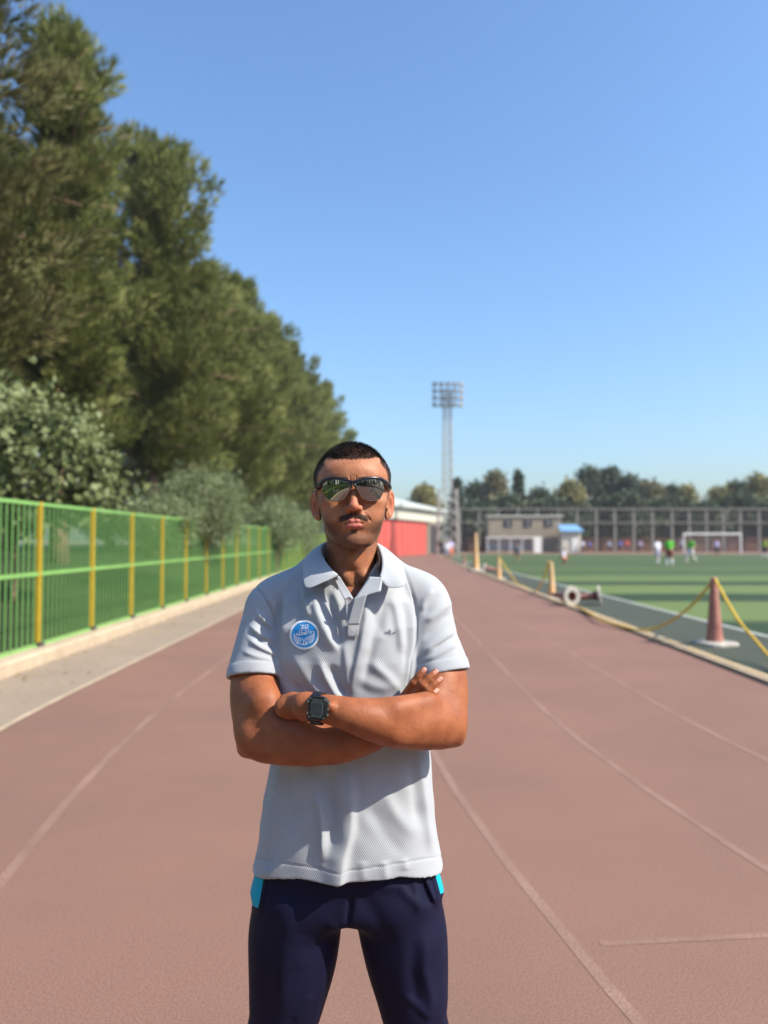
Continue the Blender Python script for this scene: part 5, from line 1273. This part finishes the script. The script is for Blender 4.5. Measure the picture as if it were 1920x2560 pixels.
# fine dark neck cord lying on the skin
bb_ = BVHTree.FromPolygons(h2w(Vh).tolist(), Fh.tolist())
cordp = [(946, 1380), (949, 1400), (944, 1420), (932, 1446), (916, 1468), (900, 1486), (886, 1497), (872, 1484), (858, 1464)]
cp_ = [hit(x + (x2 - x) * k / 4, y + (y2 - y) * k / 4, .0012, tree=bb_) for (x, y), (x2, y2) in zip(cordp[:-1], cordp[1:]) for k in range(4)]
MB().tube(cp_, .0006, 5).build('neck_cord', M_thread2, person, smooth=True)

# ------------------------------------------------------------------ trousers
def trouser_mat(name, c, c2):
    return mat(name, c, 0.62, col2=c2, scale=10, spec=0.15, bump=0.12, bscale=500)
M_navy = trouser_mat('navy_track_fabric', (0.0042, 0.0052, 0.021), (0.0068, 0.0078, 0.028))
M_cyan = mat('turquoise_fabric', (0.005, 0.42, 0.56), 0.6, var=0.06, scale=20, bump=.1, bscale=400)
LG1 = [P(745, 2260, 1.67), P(737, 2330, 1.67), P(731, 2400, 1.67), P(720, 2480, 1.67), P(706, 2560, 1.67), (CX - .178, 1.675, .42), (CX - .222, 1.71, .20), (CX - .238, 1.725, .05)]
LGR1 = [.095, .0975, .0925, .0820, .0725, .068, .063, .066]
LG2 = [P(995, 2260, 1.67), P(1008, 2330, 1.67), P(1018, 2400, 1.67), P(1030, 2480, 1.67), P(1041, 2560, 1.67), (CX + .178, 1.675, .42), (CX + .215, 1.71, .20), (CX + .230, 1.725, .05)]
LGR2 = [.093, .0930, .0870, .0765, .0670, .065, .062, .065]
hipz = P(0, 2200, 1.67)[2]
def trous(p):
    x, y, z = p.T
    hip = (((np.abs(x - P(871, 0, 1.67)[0]) / np.interp(z, [hipz - .12, hipz - .02], [.070, .186])) ** 2.4 + (np.abs(y - 1.678) / .112) ** 2.4) ** (1 / 2.4) - 1) * .13
    hip = smx(hip, z - (hipz + .12), .02); hip = smx(hip, (hipz - .062) - z, .04)
    a = chain(p, LG1, LGR1, sub=4); b = chain(p, LG2, LGR2, sub=4)
    o = sm(sm(a, b, .012), hip, .045)
    o = np.maximum(o, .06 - z)
    return np.maximum(np.maximum(o, .075 - z), z - (hipz + .05))
Vt, Ft = surface(trous, (CX - .36, 1.52, .03), (CX + .36, 1.84, hipz + .13), .0042)
TF = [([(880, 2225), (874, 2270), (868, 2318)], -5, 7, .0), ([(815, 2300), (840, 2330), (850, 2380), (830, 2440)], 3, 14, 0), ([(712, 2270), (716, 2350), (706, 2440), (700, 2560)], 4.0, 26, 0.3), ([(660, 2330), (668, 2420), (660, 2530)], -3, 20, 0),
 ([(900, 2225), (925, 2270), (960, 2330), (985, 2400)], -3, 22, .0), ([(1060, 2185), (1080, 2230), (1092, 2260)], 6, 8, 0.2), ([(1045, 2180), (1066, 2235), (1085, 2275)], -5, 9, 0), ([(1030, 2185), (1045, 2230), (1050, 2290)], 3.5, 12, 0),
 ([(940, 2220), (1000, 2215), (1060, 2280)], 3, 14, 0), ([(1075, 2330), (1062, 2420), (1080, 2500), (1070, 2560)], 4, 13, 0), ([(1040, 2340), (1030, 2430), (1045, 2530)], -4, 15, 0), ([(790, 2480), (760, 2520), (735, 2560)], 3.5, 10, 0), ([(1000, 2480), (1050, 2520), (1075, 2545)], 2.5, 10, 0),
 ([(690, 2225), (740, 2250), (800, 2240)], -2.5, 18, 0), ([(745, 2330), (750, 2430)], 2.0, 20, 0)]
u, v = proj(Vt); dp = np.zeros(len(Vt))
for pts, amp, wd, stp in TF:
    d, s, t = pdist(u, v, pts); dp += amp * .0014 * np.exp(-(d / wd) ** 2) * np.clip(np.sin(np.clip(t, .04, .96) * math.pi) * 1.5, 0, 1)
zz = Vt[:, 2]; dp += np.where(zz < .45, .004 * np.sin(zz * 70 + Vt[:, 0] * 30) * np.exp(-zz * 4), 0)
Vt = Vt + np.array([0, -1, 0]) * (dp * ss_(1.69 - Vt[:, 1], 0, .03))[:, None]
trousers = link('trousers', mk('trousers', Vt, Ft), person, M_navy, smooth=True)
Nt = normals(Vt, Ft); u, v = proj(Vt)
fc = Vt[Ft].mean(1); fu, fv = proj(fc); fn_ = Nt[Ft[:, 0]]
outer = (((fc - np.array([P(871, 0, 1.67)[0], 1.678, 0])) * np.array([1, 1, 0]) * fn_).sum(1) > 0) & (fc[:, 1] < 1.73)
M_trim = bpy.data.materials.new('turquoise_pocket_trim'); M_trim.use_nodes = True
n_ = M_trim.node_tree.nodes; l_ = M_trim.node_tree.links; ta = n_.new('ShaderNodeAttribute'); ta.attribute_name = 'trim'
gt = n_.new('ShaderNodeMath'); gt.operation = 'GREATER_THAN'; gt.inputs[1].default_value = 0; l_.new(ta.outputs['Fac'], gt.inputs[0])
mx_ = n_.new('ShaderNodeMix'); mx_.data_type = 'RGBA'; mx_.inputs[6].default_value = (0.0055, 0.0065, 0.025, 1); mx_.inputs[7].default_value = (0.005, 0.34, 0.46, 1)
l_.new(gt.outputs[0], mx_.inputs[0]); l_.new(mx_.outputs[2], n_['Principled BSDF'].inputs['Base Color']); n_['Principled BSDF'].inputs['Roughness'].default_value = .65; n_['Principled BSDF'].inputs['Specular IOR Level'].default_value = .15
def tsd(u, v, s):
    if s < 0: return np.minimum.reduce([664 - (v - 2173) * .18 - u, 2267 + (u - 639) * .5 - v])
    return np.minimum.reduce([u - np.interp(v, [2160, 2238], [1080, 1101]), 2234 - (u - 1103) * .6 - v])
for s_ in (-1, 1):
    m_ = (tsd(fu, fv, s_) > -9) & outer & (fv > 2080) & ((fu < 700) if s_ < 0 else (fu > 1050)); ids = np.unique(Ft[m_]); mp = np.full(len(Vt), -1); mp[ids] = np.arange(len(ids))
    me = mk('pocket_trim', Vt[ids] + Nt[ids] * .0010, mp[Ft[m_]]); attr(me, 'trim', tsd(u[ids], v[ids], s_)); link('pocket_trim', me, trousers, M_trim, smooth=True)
# shoes
M_shoe = mat('dark_trainer_fabric', (0.03, 0.03, 0.04), 0.6); M_sole = mat('white_rubber_sole', (0.6, 0.6, 0.58), 0.6)
for sx, xx in ((-1, -.238), (1, .230)):
    c = np.array([CX + xx, 1.70, 0.0]); Rz = np.array(Matrix.Rotation(R(-12 * sx), 3, 'Z'))
    def shoe(p, c=c, Rz=Rz):
        q = (p - c) @ Rz; d = sm(ell(q, (0, -.085, .035), (.047, .095, .042)), ell(q, (0, .03, .055), (.037, .065, .06)), .03)
        d = sm(d, rcone(q, (0, .02, .06), (0, .03, .115), .037, .035), .02); return np.maximum(d, .022 - q[:, 2])
    def sole(p, c=c, Rz=Rz):
        q = (p - c) @ Rz; d = sm(ell(q * (1, 1, .3), (0, -.085, .006), (.052, .102, .03)), ell(q * (1, 1, .3), (0, .03, .006), (.042, .072, .03)), .03)
        return np.maximum(np.maximum(d, q[:, 2] - .026), .001 - q[:, 2])
    V, F = surface(shoe, c + (-.15, -.24, -.01), c + (.15, .16, .2), .005); s_ = link('shoe', mk('shoe', V, F), person, M_shoe, smooth=True)
    V, F = surface(sole, c + (-.15, -.24, -.01), c + (.15, .16, .06), .005); link('sole', mk('sole', V, F), s_, M_sole, smooth=True)

# ------------------------------------------------------------------ sunglasses
sg = empty('sunglasses', tuple(h2w([0, -.10, .0])), label='wraparound sports sunglasses with mirrored lenses on the man\'s face', cat='sunglasses')
M_frame = mat('black_gloss_plastic', (0.006, 0.006, 0.009), 0.28, var=0.1, coat=0.15)
M_mir = bpy.data.materials.new('mirror_lens'); M_mir.use_nodes = True
b = M_mir.node_tree.nodes['Principled BSDF']; b.inputs['Base Color'].default_value = (0.26, 0.255, 0.26, 1); b.inputs['Metallic'].default_value = 1.0; b.inputs['Roughness'].default_value = 0.03
def yl(x, z): return -.1035 + 3.4 * x * x + 900 * x ** 4 + 4.0 * (z - .012) ** 2
OUT = [(-.0042, .0105), (-.0062, .000), (-.0105, -.0100), (-.0155, -.0185), (-.0185, -.0215), (-.0270, -.0252), (-.0310, -.0256), (-.0440, -.0245), (-.0520, -.0222), (-.0545, -.0205), (-.0600, -.0080), (-.0618, -.0040), (-.0625, .0080), (-.0610, .0135), (-.0540, .0185), (-.0370, .0200), (-.0200, .0175), (-.0100, .0135)]
def smooth_poly(P_, n=5):
    k = len(P_); o = []
    for i in range(k):
        p0, p1, p2, p3 = [np.array(P_[(i + j) % k]) for j in (-1, 0, 1, 2)]
        for j in range(n):
            t = j / n; o.append(0.5 * (2 * p1 + (p2 - p0) * t + (2 * p0 - 5 * p1 + 4 * p2 - p3) * t * t + (-p0 + 3 * p1 - 3 * p2 + p3) * t ** 3))
    return o
for s_ in (1, -1):
    o = smooth_poly([(x * s_, z) for x, z in OUT]); c = np.mean(o, 0); n = len(o); vs = []; rings = 10
    for k in range(rings + 1):
        for q in o:
            e = c + (q - c) * (0.02 + .98 * k / rings); vs.append(h2w([e[0], yl(e[0], e[1]), e[1]]))
    fs = [(k * n + i, k * n + (i + 1) % n, (k + 1) * n + (i + 1) % n, (k + 1) * n + i) for k in range(rings) for i in range(n)] + [tuple(range(n))]
    if s_ < 0: fs = [f[::-1] for f in fs]
    ln = MB().add(vs, fs).build('lens', M_mir, sg, smooth=True)
    md = ln.modifiers.new('solid', 'SOLIDIFY'); md.thickness = .0016; md.offset = 0
up = [(-.0710, .0070), (-.0650, .0130), (-.0555, .0188), (-.0400, .0212), (-.0200, .0188), (-.0080, .0145), (0, .0125)]
up = up + [(-x, z) for x, z in up[:-1]][::-1]
rad_ = [.0052, .0050, .0042, .0030, .0026, .0028, .0032]; rad_ = rad_ + rad_[:-1][::-1]
MB().tube([h2w([x, yl(x, z) - .0004, z]) for x, z in up], rad_, 8).build('frame', M_frame, sg, smooth=True)
for s_ in (-1, 1):
    pts = [(.0700, None, .0085), (.0735, -.048, .0050), (.0775, -.030, .0020), (.0800, -.005, .0020), (.0805, .012, .0010), (.0790, .028, -.012)]
    w = [h2w([s_ * a, (yl(a, c) if b_ is None else b_), c]) for a, b_, c in pts]
    MB().tube(w, [.0058, .0064, .0048, .0032, .0026, .0022], 8).build('temple_arm', M_frame, sg, smooth=True)
    MB().tube([h2w([s_ * a, yl(a, z) + dy, z]) for a, z, dy in ((.0610, -.002, 0), (.0590, -.0115, 0), (.0535, -.0205, 0), (.0420, -.0246, 0), (.0275, -.0250, 0), (.0163, -.0193, 0), (.0103, -.0100, 0), (.0060, .0, 0))], .0008, 5).build('lens_rim', M_frame, sg, smooth=True)
    MB().tube([h2w([s_ * a, y_, z]) for a, y_, z in ((.001, -.1035, .011), (.0045, -.1030, .0035), (.0085, -.0990, -.006), (.0105, -.0950, -.011))], [.0026, .0022, .0022, .0018], 7).build('nose_pad', M_frame, sg, smooth=True)

# ------------------------------------------------------------------ wrist watch
M_res = mat('black_resin', (0.012, 0.013, 0.016), 0.32, var=0.2, scale=200, coat=0.15)
M_lcd = mat('dark_lcd', (0.035, 0.045, 0.050), 0.22, var=0.1, scale=300)
M_met = mat('steel_button', (0.6, 0.6, 0.6), 0.25, metal=1.0)
wc = Vector(P(797, 1770, 1.4375)); wt = empty('wristwatch', tuple(wc), label='black square digital watch on the wrist lying across the man\'s belly', cat='watch')
axw = Vector(P(830, 1774, 1.463)) - Vector(P(765, 1767, 1.481)); axw.normalize()
nw_ = Vector((-.10, -1, .12)); nw_ = (nw_ - axw * nw_.dot(axw)).normalized(); uw = nw_.cross(axw); uw = -uw if uw.z < 0 else uw
WM = Matrix((axw, nw_, uw)).transposed()     # columns: along arm (to image right), out of the wrist, up
def wadd(mb, pts2, y0, y1, cyl=False):
    n = len(pts2); vs = [WM @ Vector((x, y, z)) + wc for y in (y0, y1) for x, z in pts2]
    fs = [tuple(range(n)), tuple(range(n, 2 * n))[::-1]] + [(i, n + i, n + (i + 1) % n, (i + 1) % n) for i in range(n)]
    return mb.add(vs, fs)
def octo(w, h, c): return [(-w, -h + c), (-w + c, -h), (w - c, -h), (w, -h + c), (w, h - c), (w - c, h), (-w + c, h), (-w, h - c)]
def fix(o):
    m = bmesh.new(); m.from_mesh(o.data); bmesh.ops.recalc_face_normals(m, faces=m.faces); m.to_mesh(o.data); m.free(); return o
bevel(fix(wadd(MB(), octo(.0190, .0215, .008), -.004, .0065).build('case', M_res, wt)), .0012)
bevel(fix(wadd(MB(), octo(.0165, .0175, .006), .0060, .0082).build('bezel', M_res, wt)), .0008)
fix(wadd(MB(), octo(.0118, .0118, .0015), .0078, .0086).build('display_border', M_met if False else mat('grey_border_print', (0.12, 0.14, 0.14), 0.4), wt))
fix(wadd(MB(), octo(.0108, .0105, .0012), .0080, .0089).build('display', M_lcd, wt))
for zc_ in (-.0145, .0148): fix(wadd(MB(), [(x, z + zc_) for x, z in octo(.0100, .0009, .0004)], .0080, .0088).build('bezel_line', mat('grey_green_print', (0.10, 0.13, 0.12), .4), wt))
for sx in (-1, 1):
    for sz in (-1, 1): fix(wadd(MB(), [(sx * .0148 + .0013 * math.cos(a), sz * .0165 + .0013 * math.sin(a)) for a in np.linspace(0, 6.283, 9)[:-1]], .0062, .0080).build('screw', M_met, wt))
    for sz in (-1, 0, 1) if sx > 0 else (-1, 1): bevel(fix(wadd(MB(), [(sx * .0200 + x, sz * .0105 + z) for x, z in octo(.0018, .0022, .0006)], -.001, .0035).build('push_button', M_met, wt)), .0005)
# strap: ring round the wrist, in links
AX = Vector(P(797, 1770.5, 1.4695)); n = 40; RI = .0268
lk = []
for i in range(n):
    a0, a1 = 2 * math.pi * (i + .06) / n, 2 * math.pi * (i + .94) / n
    am = (a0 + a1) / 2; d_ = abs(((am - math.pi / 2 + math.pi) % (2 * math.pi)) - math.pi)
    if d_ < .50: continue
    wd = .0095 + .004 * max(0, 1 - (d_ - .5) / .5); mb = MB(); vs = []
    for r_ in (RI + .0005, RI + .0040):
        for a in (a0, a1):
            for sx in (-1, 1): vs.append(WM @ Vector((sx * wd, math.sin(a) * r_ * 1.02, math.cos(a) * r_ * 1.02)) + AX)
    mb.add(vs, [(0, 1, 3, 2), (4, 6, 7, 5), (0, 4, 5, 1), (2, 3, 7, 6), (0, 2, 6, 4), (1, 5, 7, 3)]); lk.append(bevel(fix(mb.build('strap_link', M_res, wt)), .0006, 1))
base = MB(); vs = []; m2 = 48
for i in range(m2):
    a = 2 * math.pi * i / m2
    for sx in (-1, 1): vs.append(WM @ Vector((sx * .0090, math.sin(a) * (RI + .0018), math.cos(a) * (RI + .0018))) + AX)
base.add(vs, [(2 * i, 2 * i + 1, (2 * i + 3) % (2 * m2), (2 * i + 2) % (2 * m2)) for i in range(m2)]).build('strap', M_res, wt, smooth=True)

# ------------------------------------------------------------------ light haze in the air
M_haze = bpy.data.materials.new('haze'); M_haze.use_nodes = True
hn = M_haze.node_tree.nodes; hl = M_haze.node_tree.links; hn.remove(hn['Principled BSDF'])
pv = hn.new('ShaderNodeVolumePrincipled'); pv.inputs['Color'].default_value = (0.86, 0.90, 0.95, 1); pv.inputs['Density'].default_value = 0.00042; pv.inputs['Anisotropy'].default_value = 0.2
hl.new(pv.outputs[0], hn['Material Output'].inputs['Volume'])
MB().box((20, 55, 13.0), (260, 240, 28.2)).build('haze', M_haze, kind='stuff')

# ------------------------------------------------------------------ dry leaves blown against the left kerb and along the track edges
M_leaf = mat('dry_leaves', (0.24, 0.15, 0.06), 0.8, col2=(0.34, 0.26, 0.10), scale=2.0)
r = np.random.default_rng(77); n = 420
yy = r.uniform(5.5, 45, n); xx = np.minimum(-4.30 + np.abs(r.normal(0, .35, n)), -3.4)
V, F = leaves(np.stack([xx, yy, np.full(n, .012)], 1), 0.07, 78, aspect=.7); V[:, 2] = .010 + (V[:, 2] - .010) * .25; V[:, 2] = np.maximum(V[:, 2], .007)
link('fallen_leaves', mk('fallen_leaves', V, F), None, M_leaf, kind='stuff')
